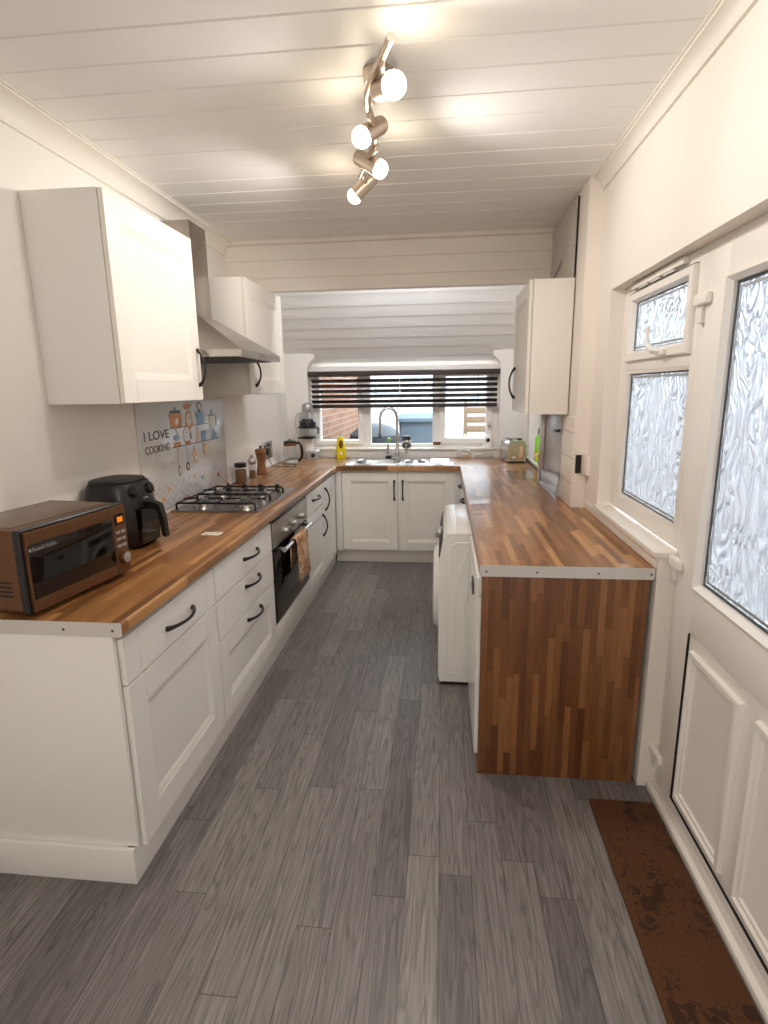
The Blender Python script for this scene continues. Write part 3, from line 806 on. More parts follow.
# shelves
lineu((3.033, 1.369), (3.562, 1.369), .005, 2); lineu((3.044, 1.260), (3.735, 1.260), .006, 2)
OFF = (-.07, .12, 3.12, .050)
# top shelf: pot, scales with a bird, kettle
dr([(3.12, 1.322), (3.245, 1.322), (3.25, 1.402), (3.115, 1.402)], 0); dr([(3.105, 1.388), (3.26, 1.388), (3.26, 1.396), (3.105, 1.396)], 0)
dr([(3.12, 1.403), (3.245, 1.403), (3.235, 1.419), (3.13, 1.419)], 2); ell(3.183, 1.429, .008, .010, 2); ell(3.185, 1.352, .022, .022, 3); ell(3.198, 1.358, .012, .018, 4)
ell(3.335, 1.355, .045, .055, 0); dr([(3.285, 1.322), (3.385, 1.322), (3.375, 1.345), (3.295, 1.345)], 0); ell(3.335, 1.360, .030, .040, 4); ell(3.337, 1.366, .012, .013, 3)
ell(3.312, 1.437, .03, .02, 0); dr([(3.33, 1.44), (3.365, 1.455), (3.35, 1.425)], 0); ell(3.322, 1.472, .009, .007, 3); lineu((3.355, 1.42), (3.385, 1.45), .006, 3)
dr([(3.43, 1.322), (3.53, 1.322), (3.525, 1.375), (3.505, 1.395), (3.455, 1.395), (3.435, 1.375)], 1); ell(3.475, 1.405, .02, .013, 2)
for k in range(8):
    a, b = math.radians(20+17.5*k), math.radians(37.5+17.5*k)
    lineu((3.478+.035*math.cos(a), 1.405+.05*math.sin(a)), (3.478+.035*math.cos(b), 1.405+.05*math.sin(b)), .008, 5)
dr([(3.43, 1.36), (3.418, 1.40), (3.428, 1.40), (3.44, 1.375)], 2)
OFF = (-.012, 0, 3.64, .058)
# blender
lineu((3.585, 1.362), (3.70, 1.362), .007, 2); dr([(3.605, 1.265), (3.67, 1.265), (3.685, 1.358), (3.592, 1.358)], 4); ell(3.64, 1.385, .009, .016, 5)
lineu((3.715, 1.355), (3.712, 1.285), .011, 1); lineu((3.635, 1.26), (3.68, 1.262), .006, 2); dr([(3.615, 1.202), (3.71, 1.202), (3.695, 1.252), (3.635, 1.252)], 1)
OFF = (-.095, .10, 3.165, .061)
# second shelf: scales, cage, jug, cup
dr([(3.165, 1.202), (3.245, 1.202), (3.24, 1.226), (3.17, 1.226)], 0); ell(3.20, 1.252, .032, .018, 1); lineu((3.18, 1.318), (3.245, 1.245), .008, 3)
for k in range(10):
    a, b = math.radians(18*k), math.radians(18*k+18)
    lineu((3.33+.042*math.cos(a), 1.27+.032*math.sin(a)), (3.33+.042*math.cos(b), 1.27+.032*math.sin(b)), .004, 3)
lineu((3.288, 1.27), (3.288, 1.215), .003, 3); lineu((3.372, 1.27), (3.372, 1.23), .009, 5); dr([(3.30, 1.202), (3.365, 1.202), (3.36, 1.222), (3.305, 1.222)], 0); ell(3.325, 1.272, .006, .006, 0)
dr([(3.43, 1.202), (3.475, 1.202), (3.478, 1.25), (3.462, 1.295), (3.45, 1.25)], 3); dr([(3.51, 1.202), (3.57, 1.202), (3.572, 1.266), (3.508, 1.266)], 1)
OFF = (-.132, .12, 3.24, .062)
# hanging: spatula, whisk, cloth, mitt
lineu((3.24, 1.19), (3.24, 1.08), .004, 3); ell(3.246, 1.058, .013, .032, 2); ell(3.246, 1.058, .007, .02, 4); lineu((3.345, 1.19), (3.345, 1.09), .004, 3); ell(3.345, 1.07, .021, .027, 2); ell(3.345, 1.07, .010, .014, 3)
dr([(3.44, 1.184), (3.40, 1.125), (3.47, 1.13)], 3); ell(3.455, 1.105, .028, .032, 3); ell(3.455, 1.105, .012, .018, 4)
ell(3.575, 1.15, .028, .034, 3); ell(3.575, 1.15, .012, .016, 4); lineu((3.56, 1.185), (3.575, 1.11), .012, 3)
obj('printed_picture', mb, PM, t, 0)

# ------------------------------------------------------------------ microwave
mw = thing('microwave', 'bronze microwave with dark glass door at the open end of the worktop', 'microwave', (-1.34, 1.62, .911))
A = Matrix.Translation((-1.222, 1.446, .911)) @ Matrix.Rotation(math.radians(-8.0), 4, 'Z') @ Matrix.Diagonal((1.0, .925, 1.035, 1.0))
# local: x into the room negative = depth, y along the front, z up ; front face at x = 0
W_, D_, H_ = .475, .31, .262
mb = MB(A); mb.box(-D_, -.03, .004, W_-.004, .014, H_, .008, 0, 3); mb.box(-D_+.03, -.055, .03, W_-.03, H_-.002, H_+.002, .001, 1)
obj('casing', mb, [M['copper'], M['coppert']], mw)
mb = MB(A); mb.box(-.032, -.004, 0, W_, .012, H_+.002, .008, 0, 3); obj('front_surround', mb, M['blackp'], mw)
FA = A @ FR((0, 0, 0), (0, 1, 0), (0, 0, 1), (1, 0, 0))
dw = .395
mb = MB(FA); mb.rings([(.012, dw, .018, H_-.006, -.004), (.012, dw, .018, H_-.006, .006), (.014, dw-.002, .02, H_-.008, .008), (.014+.0, dw-.002, .058, H_-.048, .008)], cap1=True)
mb.box(.012, dw, .018, .054, -.003, .010, .003); mb.box(.012, dw, H_-.044, H_-.006, -.003, .010, .003)
md = obj('door', mb, M['copper'], mw)
mb = MB(FA); mb.box(.014, dw-.001, .0545, H_-.0445, .004, .0092, .001); obj('door_glass', mb, M['blackg'], md)
mb = MB(FA); mb.box(dw+.003, W_-.002, .018, H_-.004, -.004, .008, .004); pn = obj('control_panel', mb, M['copper'], mw)
mb = MB(FA); mb.box(dw+.013, W_-.010, .192, .228, .007, .0092, .001); ds = obj('display', mb, M['blackg'], pn)
mb = MB(FA); mb.box(dw+.028, W_-.022, .200, .219, .009, .0096, 0); obj('digits', mb, M['led'], ds)
for r in range(3):
    for c_ in range(2):
        mb = MB(FA); u = dw+.016+c_*.028; v = .160-r*.024
        mb.box(u, u+.022, v, v+.010, .0078, .0095, .001); obj('button', mb, M['dial'], pn)
mb = MB(FA @ Matrix.Translation((dw+.038, .075, .008))); mb.lathe([(.0225, 0), (.022, .016), (.0195, .02)], seg=28); mb.lathe([(.0185, .0195), (.0185, .021), (.016, .022)], seg=28, mi=1)
obj('dial_knob', mb, [M['copper'], M['dial']], pn)
text_mesh('logo', 'Russell Hobbs', .0172, FA @ Matrix.Translation((.030, .197, .0092)), M['dial'], md, .0002, sx=1.0)
mb = MB(FA); mb.lathe([(.0052, .0093), (.0052, .0096)], (.022, .202, 0), 12); obj('badge', mb, M['dial'], md)
mb = MB(A)
for k in range(4): mb.box(-.18, -.06, .0032, .0045, .06+.014*k, .066+.014*k)
obj('vent', mb, M['rubber'], mw)
for lx, ly in ((-.26, .05), (-.06, .05), (-.26, W_-.05), (-.06, W_-.05)):
    mb = MB(A); mb.lathe([(.014, 0), (.012, .016)], (lx, ly, 0), 12); obj('foot', mb, M['rubber'], mw)

# ------------------------------------------------------------------ air fryer
af = thing('air_fryer', 'black air fryer with two knobs, between the microwave and the hob', 'air fryer', (-1.418, 2.285, .911))
AF = Matrix.Translation((-1.418, 2.285, .911)) @ Matrix.Rotation(math.radians(-5), 4, 'Z') @ Matrix.Diagonal((.78, .80, .95, 1.0))
def ov(rx0, rx1, ry, z, n=32):  # rounded body: egg footprint, flatter at the front (+x)
    pts = []
    for k in range(n):
        a = 2*PI*k/n; c, s_ = math.cos(a), math.sin(a)
        e = .62
        x = (rx1 if c > 0 else rx0)*math.copysign(abs(c)**e, c); y = ry*math.copysign(abs(s_)**e, s_)
        pts.append((x, y, z))
    return pts
mb = MB(AF)
mb.loft([ov(.125, .145, .135, .0), ov(.14, .16, .152, .012), ov(.148, .166, .160, .10), ov(.148, .162, .160, .20), ov(.142, .150, .154, .27), ov(.13, .134, .142, .297)])
obj('body', mb, M['blackp'], af, 50)
mb = MB(AF); mb.loft([ov(.124, .115, .136, .297), ov(.126, .117, .138, .306), ov(.118, .109, .130, .312), ov(.06, .06, .07, .3135)]); obj('lid', mb, simple('matt_black_lid', (34, 32, 31), .5), af, 50)
for y in (-.085, .055):
    TT = AF @ Matrix.Translation((.152, y, .262)) @ Matrix.Rotation(math.radians(62), 4, 'Y')
    mb = MB(TT); mb.lathe([(.026, -.01), (.026, .012), (.023, .016)], seg=24); mb.box(-.02, .02, -.004, .004, .014, .021, .001); obj('knob', mb, M['blackp'], af)
mb = MB(AF)
mb.loft([[(.155, -.085, .02), (.176, -.08, .02), (.176, .08, .02), (.155, .085, .02)], [(.155, -.09, .10), (.180, -.084, .10), (.180, .084, .10), (.155, .09, .10)], [(.15, -.09, .185), (.176, -.084, .185), (.176, .084, .185), (.15, .09, .185)]])
bk = obj('basket_drawer', mb, M['blackg'], af, 30)
mb = MB(AF)
mb.loft([[(.165, -.026, .178), (.165, .026, .178), (.165, .024, .208), (.165, -.024, .208)], [(.215, -.024, .176), (.215, .024, .176), (.212, .022, .208), (.212, -.022, .208)],
         [(.238, -.022, .165), (.238, .022, .165), (.252, .020, .196), (.252, -.020, .196)], [(.246, -.020, .13), (.246, .020, .13), (.270, .018, .14), (.270, -.018, .14)],
         [(.252, -.020, .055), (.252, .020, .055), (.278, .017, .052), (.278, -.017, .052)], [(.256, -.016, .045), (.256, .016, .045), (.275, .014, .043), (.275, -.014, .043)]])
obj('handle', mb, M['blackp'], bk, 50)
mb = MB(AF @ FR((.1668, 0, 0), (0, 1, 0), (0, 0, 1), (1, 0, 0)))
for a, b in ((-.018, -.008), (-.005, .003), (.007, .018)): mb.box(a, b, .222, .228, -.008, .0005)
obj('logo', mb, M['dial'], af)

# ------------------------------------------------------------------ small things on the long run
def put(name, mbs, label, cat, loc, group=None):
    """a thing from a list of (part name, mesh, material)"""
    tt = thing(name, label, cat, loc, group)
    for pn_, m_, mt in mbs: obj(pn_, m_, mt, tt, 45)
    return tt
mb = MB(); mb.box(-1.135, -1.045, 2.445, 2.50, .9105, .9115, .0003)
c1 = obj('price_card', mb, M['card'], None, 0, (-1.09, 2.47, .9105)); tag(c1, 'small white printed card lying flat on the worktop between fryer and hob', 'card')
mb = MB()
for x, y, w, h in ((-1.125, 2.455, .02, .012), (-1.10, 2.462, .03, .005), (-1.075, 2.475, .018, .012)): mb.box(x, x+w, y, y+h, .9113, .9118)
obj('print', mb, M['orange'], c1, 0)

x, y = -1.475, 3.93
j = MB(); j.lathe([(.040, .0), (.043, .006), (.043, .105), (.038, .118)], (x, y, .911), 24, sy=1.2)
s_ = MB(); s_.lathe([(.037, .004), (.038, .01), (.038, .09), (.03, .10)], (x, y, .911), 20, sy=1.2)
l = MB(); l.lathe([(.043, .118), (.044, .122), (.044, .146), (.040, .150)], (x, y, .911), 24, sy=1.2)
put('spice_jar', [('glass', j, M['glassj']), ('spice', s_, M['seeds']), ('lid', l, M['blackp'])], 'glass jar of spice with black lid beside the hob', 'jar', (x, y, .911))
x, y = -1.44, 4.08
j = MB(); j.lathe([(.028, .0), (.030, .006), (.028, .05), (.026, .12)], (x, y, .911), 22, sy=1.2)
s_ = MB(); s_.lathe([(.022, .01), (.022, .07)], (x, y, .911), 16, sy=1.2)
l = MB(); l.lathe([(.027, .12), (.032, .132), (.032, .150), (.022, .165), (.010, .172), (.013, .184), (.006, .192)], (x, y, .911), 22, sy=1.2)
put('salt_mill', [('body', j, M['glassj']), ('salt', s_, M['seeds']), ('top', l, M['chromek'])], 'slim glass and chrome mill between the spice jar and wooden mill', 'mill', (x, y, .911))
x, y = -1.46, 4.36
b = MB(); b.lathe([(.040, .0), (.042, .008), (.040, .03), (.034, .06), (.032, .10), (.037, .14), (.040, .16)], (x, y, .911), 24, sy=1.2)
l = MB(); l.lathe([(.038, .162), (.043, .17), (.045, .195), (.040, .205), (.012, .207)], (x, y, .911), 24, sy=1.2)
k = MB(); k.lathe([(.007, .207), (.007, .216), (.013, .222), (.011, .23)], (x, y, .911), 14)
put('pepper_mill', [('body', b, M['oak']), ('head', l, M['oak']), ('knob', k, M['blackp'])], 'waisted wooden pepper mill standing beyond the hob', 'mill', (x, y, .911))
# socket, charger, cable
b = MB(LEFT(XL, 0, 0)); b.box(4.66, 4.92, .985, 1.135, .0005, .012, .004)
s_ = MB(LEFT(XL, 0, 0)); s_.box(4.68, 4.72, 1.09, 1.115, .011, .016, .002); s2_ = MB(LEFT(XL, 0, 0)); s2_.box(4.80, 4.84, 1.09, 1.115, .011, .016, .002)
put('double_socket', [('face_plate', b, M['chromek']), ('switch_rocker', s_, M['blackp']), ('switch_rocker', s2_, M['blackp'])], 'brushed metal double wall socket above the worktop past the mills', 'socket', (XL, 4.79, 1.0))
b = MB(LEFT(XL, 0, 0)); b.box(4.67, 4.745, 1.03, 1.09, .0165, .05, .006)
cb = MB(); cb.tube([(XL+.04, 4.71, 1.03), (XL+.05, 4.70, .98), (XL+.065, 4.71, .940), (XL+.09, 4.745, .920), (-1.40, 4.79, .9155), (-1.34, 4.77, .9155), (-1.30, 4.83, .9155)], .0035, 8)
put('charger_lead', [('plug', b, M['blackp']), ('cable', cb, M['gasket'])], 'black plug in the wall socket with its cable trailing on the worktop', 'lead', (XL+.03, 4.71, .93))
# glass kettle
x, y = -1.40, 5.02
b = MB(); b.lathe([(.070, .0), (.074, .006), (.074, .024), (.066, .034)], (x, y, .911), 28, sy=1.1)
g_ = MB(); g_.lathe([(.066, .034), (.068, .06), (.062, .14), (.055, .165)], (x, y, .911), 28, sy=1.1)
wd = MB(); wd.lathe([(.056, .165), (.058, .168), (.058, .190), (.055, .192)], (x, y, .911), 28, sy=1.1)
l = MB(); l.lathe([(.056, .192), (.056, .206), (.04, .212), (.012, .214), (.010, .224)], (x, y, .911), 28, sy=1.1)
h_ = MB(); h_.tube([(x+.05, y, .911+.185), (x+.085, y, .911+.195), (x+.105, y, .911+.17), (x+.112, y, .911+.11), (x+.106, y, .911+.06), (x+.085, y, .911+.03), (x+.065, y, .911+.025)], [.012, .012, .013, .013, .012, .011, .01], 10)
put('glass_kettle', [('base', b, M['silver']), ('jug', g_, M['glassj']), ('wooden_band', wd, M['oak']), ('lid', l, M['blackp']), ('handle', h_, M['blackp'])], 'glass kettle with wooden band and black lid in the worktop corner', 'kettle', (x, y, .911))
# food processor
x, y = -1.31, 5.375
b = MB(); b.loft([rrect(x-.02, x+.10, y-.075, y+.075, .02, .911), rrect(x-.02, x+.10, y-.075, y+.075, .02, .99), rrect(x-.012, x+.092, y-.068, y+.068, .018, .998)])
kn = MB(BACK(x+.060, y-.075, .955)); kn.lathe([(.022, 0), (.02, .016), (.017, .018)], seg=20)
cl = MB(); cl.lathe([(.045, 0), (.045, .10), (.05, .11)], (x, y, .998), 22)
d1_ = MB(); d1_.lathe([(.05, 1.108), (.105, 1.114), (.108, 1.122), (.095, 1.128), (.06, 1.132)], (x, y, 0), 32)
g1 = MB(); g1.lathe([(.078, 1.132), (.082, 1.14), (.082, 1.205), (.08, 1.21)], (x, y, 0), 28)
d2_ = MB(); d2_.lathe([(.083, 1.21), (.100, 1.214), (.100, 1.226), (.085, 1.232), (.083, 1.232), (.080, 1.275), (.062, 1.285), (.055, 1.30)], (x, y, 0), 30)
g2 = MB(); g2.lathe([(.085, 1.232), (.086, 1.24), (.083, 1.34), (.06, 1.365), (.04, 1.368)], (x, y, 0), 28)
tp = MB(); tp.lathe([(.045, 1.368), (.053, 1.385), (.052, 1.425), (.040, 1.445), (.02, 1.452)], (x, y, 0), 22)
hn = MB(); hn.tube([(x-.06, y, 1.36), (x-.10, y, 1.35), (x-.122, y, 1.31), (x-.122, y, 1.24), (x-.112, y, 1.17), (x-.085, y, 1.15)], .006, 8)
put('food_processor', [('base', b, M['silver']), ('dial', kn, M['blackp']), ('column', cl, M['whitep']), ('lower_disc', d1_, M['blackp']), ('bowl', g1, M['glassj']), ('blade_disc', d2_, M['blackp']), ('dome', g2, M['glassj']), ('pusher', tp, M['silver']), ('bowl_handle', hn, M['glassj'])],
    'tall food processor with black discs and clear bowls in the window corner', 'food processor', (x, y, .911))

# ------------------------------------------------------------------ sink and what is round it
sk = thing('kitchen_sink', 'stainless inset sink with two bowls and a drainer under the window', 'sink', (-.4, 5.19, .911))
mb = MB()
def bowl(x0, x1, y0, y1, r, depth, zt=.9145):
    lo = [rrect(x0-.01, x1+.01, y0-.01, y1+.01, r+.01, zt+.0005), rrect(x0, x1, y0, y1, r, zt-.006), rrect(x0+.012, x1-.012, y0+.012, y1-.012, r-.01, zt-depth+.02), rrect(x0+.04, x1-.04, y0+.04, y1-.04, r-.03, zt-depth)]
    mb.loft(lo, 0, False, True)
    lo2 = [rrect(x0-.012, x1+.012, y0-.012, y1+.012, r+.01, zt-.004), rrect(x0+.008, x1-.008, y0+.008, y1-.008, r-.01, zt-depth+.012)]
b1 = (-.80, -.40, 5.00, 5.33); b2 = (-.345, -.165, 5.02, 5.28)
bowl(*b1, .08, .15); bowl(*b2, .07, .10)
# deck as a frame of slabs round the two bowls
zt, zb2 = .9145, .911
X = [-.895, b1[0]-.008, b1[1]+.008, b2[0]-.008, b2[1]+.008, .095]
mb.box(X[0], X[1], 4.905, 5.455, zb2, zt, .001); mb.box(X[2], X[3], 4.905, 5.455, zb2, zt, 0); mb.box(X[4], X[5], 4.905, 5.455, zb2, zt, .001)
mb.box(X[1], X[2], 4.905, b1[2]-.008, zb2, zt); mb.box(X[1], X[2], b1[3]+.008, 5.455, zb2, zt)
mb.box(X[3], X[4], 4.905, b2[2]-.008, zb2, zt); mb.box(X[3], X[4], b2[3]+.008, 5.455, zb2, zt)
# corner fillers between the square deck cut-outs and the rounded bowls
def corner(bx, r):
    x0, x1, y0, y1 = bx[0]-.008, bx[1]+.008, bx[2]-.008, bx[3]+.008
    ri = r+.006
    for cx_, cy_, sx_, sy_ in ((x0, y0, 1, 1), (x1, y0, -1, 1), (x1, y1, -1, -1), (x0, y1, 1, -1)):
        poly = [(cx_, cy_)]
        for k in range(7):
            a = PI/2*k/6; poly.append((cx_+sx_*(ri-ri*math.sin(a)), cy_+sy_*(ri-ri*math.cos(a))))
        if sx_*sy_ < 0: poly.reverse()
        mb.prism(poly, zb2, zt)
corner(b1, .08); corner(b2, .07)
obj('sink_top', mb, M['steelx'], sk, 30)
mb = MB()
for k in range(7): mb.tube([(-.115, 5.03+.05*k, zt), (.06, 5.03+.05*k, zt)], .004, 6)
mb.loft([rrect(-.13, .078, 4.985, 5.385, .03, zt), rrect(-.126, .074, 4.989, 5.381, .03, zt+.003), rrect(-.118, .066, 4.997, 5.373, .03, zt+.001)], 0, True, True)
obj('drainer', mb, M['steelx'], sk)
for bx, dp in ((b1, .15), (b2, .10)):
    mb = MB(); mb.lathe([(.032, .002), (.030, .005), (.012, .004)], ((bx[0]+bx[1])/2, (bx[2]+bx[3])/2, zt-dp), 18); obj('waste', mb, M['chromek'], sk)
tp = thing('kitchen_tap', 'tall chrome swan-neck mixer tap behind the sink', 'tap', (-.44, 5.385, .9145))
x, y = -.44, 5.385
mb = MB(); mb.lathe([(.026, 0), (.026, .008), (.019, .012), (.018, .13), (.014, .14)], (x, y, .915), 20); obj('pillar', mb, M['chromek'], tp)
mb = MB(); pts = [(x, y, 1.05), (x, y, 1.25)]
for k in range(13):
    a = PI*k/12; pts.append((x-.08+.08*math.cos(a), y-.02*k/12, 1.305+.09*math.sin(a)))
pts += [(x-.162, y-.02, 1.22), (x-.164, y-.02, 1.13)]
mb.tube(pts, .0125, 12); obj('spout', mb, M['chromek'], tp)
mb = MB(); mb.lathe([(.014, 1.105), (.0145, 1.11), (.0145, 1.155), (.012, 1.16)], (x-.164, y-.02, 0), 14); obj('nozzle', mb, M['gasket'], tp)
mb = MB(); mb.tube([(x-.10, y, .985), (x+.095, y, .985)], .009, 10)
for sx_ in (-.09, .085): mb.tube([(x+sx_, y, .965), (x+sx_, y, 1.05)], [.012, .010], 10)
obj('lever', mb, M['chromek'], tp)
x, y = -.53, 5.475
b = MB(); b.tube([(x, 5.43, .9155), (x+.002, 5.43, .99), (x+.006, 5.43, 1.075)], .006, 8)
h_ = MB(); h_.lathe([(.006, 1.07), (.017, 1.078), (.02, 1.092), (.015, 1.106), (.006, 1.11)], (x+.006, 5.43, 0), 14)
bs = MB(); bs.lathe([(.03, 0), (.031, .01), (.028, .02)], (x, 5.43, .9145), 16)
put('dish_brush', [('stand', bs, M['blackp']), ('stem', b, M['whitep']), ('head', h_, M['green'])], 'dish brush with green top standing by the tap', 'brush', (x, 5.43, .915))
x, y = -1.0, 5.42
b = MB(); b.loft([rrect(x-.042, x+.042, y-.024, y+.024, .02, .911), rrect(x-.046, x+.046, y-.026, y+.026, .02, .93), rrect(x-.044, x+.044, y-.026, y+.026, .02, 1.03), rrect(x-.034, x+.034, y-.022, y+.022, .018, 1.10), rrect(x-.020, x+.020, y-.018, y+.018, .014, 1.125)])
l = MB(); l.lathe([(.016, 1.125), (.018, 1.13), (.018, 1.15), (.010, 1.158), (.008, 1.168)], (x, y, 0), 16)
pr = MB(BACK(x, y-.0262, 0)); pr.loft([[(.022*math.cos(2*PI*k/18)+.006, 1.05+.04*math.sin(2*PI*k/18), n) for k in range(18)] for n in (-.003, .0006)])
pr2 = MB(BACK(x, y-.0262, 0)); pr2.lathe([(.016, -.003), (.016, .0008)], (.006, .965, 0), 14)
put('washing_up_bottle', [('bottle', b, M['yellow']), ('cap', l, M['glassj']), ('label_print', pr, M['brownp']), ('label_spot', pr2, M['card'])], 'yellow bottle with clear cap standing beside the sink', 'bottle', (x, y, .911))
# sill things
x, y = -.36, 5.545
b = MB(); b.lathe([(.042, 0), (.044, .006), (.044, .085), (.040, .09)], (x, y, 1.0042), 24)
s_ = MB(); s_.lathe([(.045, .045), (.046, .048), (.046, .066), (.044, .07)], (x, y, 1.0042), 24)
l = MB(); l.lathe([(.044, .09), (.046, .095), (.046, .112), (.03, .118)], (x, y, 1.0042), 24)
put('storage_jar', [('jar', b, M['darkgrey']), ('band', s_, M['chromek']), ('lid', l, M['darkgrey'])], 'dark grey lidded jar on the window sill behind the tap', 'jar', (x, y, 1.004))
x, y = -.06, 5.545
b = MB(); b.lathe([(.026, 0), (.032, .004), (.036, .07), (.034, .07)], (x, y, 1.0042), 20)
s_ = MB(); s_.lathe([(.0335, .024), (.0355, .026), (.0366, .054), (.0345, .056)], (x, y, 1.0042), 20)
put('egg_cup', [('cup', b, M['whitep']), ('painted_band', s_, M['brownp'])], 'small white cup with brown band on the window sill', 'cup', (x, y, 1.004))
x, y = .43, 5.53
b = MB(); b.loft([rrect(x-.038, x+.038, y-.03, y+.03, .02, 1.0042), rrect(x-.042, x+.042, y-.032, y+.032, .025, 1.05), rrect(x-.036, x+.036, y-.03, y+.03, .025, 1.10), rrect(x-.02, x+.02, y-.02, y+.02, .015, 1.118)])
l = MB(BACK(x+.003, y-.032, 1.077)); l.lathe([(.019, -.012), (.019, .003), (.014, .006)], seg=18)
put('security_camera', [('housing', b, M['whitep']), ('lens', l, M['blackg'])], 'small white camera with black lens on the window sill', 'camera', (x, y, 1.004))
x, y = .20, 5.36
b = MB(); b.loft([rrect(x-.066, x+.066, y-.045, y+.045, .03, .911), rrect(x-.072, x+.072, y-.05, y+.05, .03, .95), rrect(x-.068, x+.068, y-.048, y+.048, .03, .985), rrect(x-.045, x+.045, y-.032, y+.032, .025, 1.0)])
s_ = MB(); s_.box(x-.02, x+.045, y-.025, y+.025, .925, .965, .012)
put('food_box', [('tub', b, M['glassj']), ('contents', s_, M['peach'])], 'clear lidded tub on the worktop below the window camera', 'box', (x, y, .911))
x, y = .395, 5.38
b = MB(); b.loft([rrect(x-.105, x+.105, y-.05, y+.05, .01, .911), rrect(x-.105, x+.105, y-.05, y+.05, .01, .917), rrect(x-.088, x+.088, y-.04, y+.04, .012, .918), rrect(x-.09, x+.09, y-.042, y+.042, .014, .965), rrect(x-.08, x+.08, y-.035, y+.035, .014, .968)])
put('butter_dish', [('dish', b, M['glassj'])], '', 'dish', (x, y, .911))
for o in list(COL.objects):
    if o.name.startswith('butter_dish'): bd = o
for ch in list(bd.children):
    ch.parent = None; ch.location = (x, y, .911); ch.name = 'butter_dish_glass'; glassdish = ch
bpy.data.objects.remove(bd); glassdish.name = 'butter_dish'
tag(glassdish, 'low clear glass butter dish between the tub and the toaster', 'dish')
# toaster
to = thing('toaster', 'steel two-slot toaster in the corner beneath the pier-side window', 'toaster', (.655, 5.2, .911))
TA = Matrix.Translation((.640, 5.20, .911)) @ Matrix.Rotation(math.radians(8), 4, 'Z')
def tprof(w, h0, h1, r=.05, n=8):
    p = [(-w, h0), (w, h0)]
    for k in range(n+1): a = PI/2*k/n; p.append((w-r+r*math.cos(a), h1-r+r*math.sin(a)))
    for k in range(n+1): a = PI/2+PI/2*k/n; p.append((-w+r+r*math.cos(a), h1-r+r*math.sin(a)))
    return p
mb = MB(TA); mb.loft([[(x_*.97, y_, z_*.985) for x_, z_ in tprof(.085, .016, .202)] if abs(y_) > .135 else [(x_, y_, z_) for x_, z_ in tprof(.085, .016, .202)] for y_ in (-.14, -.132, .132, .14)])
obj('body', mb, M['chrome'], to, 45)
mb = MB(TA); mb.box(-.074, .074, -.135, .135, 0, .018, .004); obj('base', mb, M['blackp'], to)
mb = MB(TA)
for a in (-.045, .018): mb.box(a, a+.027, -.10, .10, .199, .2035)
obj('slot', mb, M['rubber'], to)
mb = MB(TA); mb.box(.008, .05, -.105, -.06, .202, .216, .004); obj('lever', mb, M['blackp'], to)
mb = MB(TA @ BACK(0, -.14, 0)); mb.loft([[(x_*.86, z_*.93+.006, n) for x_, z_ in tprof(.080, .022, .196)] for n in (0, .004)])
fp = obj('front_plate', mb, simple('warm_steel_plate', (190, 164, 138), .35, .5), to)
for k in range(4):
    mb = MB(TA @ BACK(-.03, -.144, .05+.024*k)); mb.lathe([(.008, 0), (.008, .004), (.006, .005)], seg=12); obj('button', mb, M['chrome'], fp)
mb = MB(TA @ BACK(-.034, -.144, .045)); mb.lathe([(.017, 0), (.016, .014), (.013, .016)], seg=20); obj('dial', mb, M['chrome'], fp)
mb = MB(TA @ BACK(0, -.144, 0)); mb.box(.018, .050, .055, .150, 0, .003, .001); obj('lever_guide', mb, M['peach'], fp)
# bottles on the pier-side window sill
def bottle(x, y, h, col, label):
    b = MB(); b.loft([rrect(x-.034, x+.034, y-.034, y+.034, .02, .9455), rrect(x-.036, x+.036, y-.036, y+.036, .02, .96), rrect(x-.036, x+.036, y-.036, y+.036, .02, .9455+h*.68), rrect(x-.016, x+.016, y-.016, y+.016, .012, .9455+h*.8)])
    c = MB(); c.lathe([(.015, h*.8), (.017, h*.82), (.016, h*.93), (.007, h)], (x, y, .9455), 14)
    q = MB(); q.loft([rrect(x-.0368, x+.0368, y-.0368, y+.0368, .02, .975), rrect(x-.0368, x+.0368, y-.0368, y+.0368, .02, .9455+h*.3)], 0, False, False)
    put('spray_bottle', [('bottle', b, col), ('cap', c, M['gasket']), ('sticker', q, M['yellow'])], label, 'bottle', (x, y, .9455), None)
bottle(.825, 4.92, .29, M['green'], 'taller of the two lime green bottles on the sill past the pier')
bottle(.815, 4.70, .24, M['green'], 'shorter lime green bottle standing in front of the tall green one')
b = MB(); b.lathe([(.026, 0), (.028, .004), (.028, .06), (.02, .068)], (.795, 4.60, .9455), 16)
put('small_tub', [('tub', b, M['yellow']), ], '', 'tub', (.795, 4.60, .9455))
for o in list(COL.objects):
    if o.name == 'small_tub':
        ch = o.children[0]; ch.parent = None; ch.location = o.location.copy(); bpy.data.objects.remove(o); ch.name = 'small_tub'
        tag(ch, 'small yellow tub on the sill in front of the two green bottles', 'tub'); break
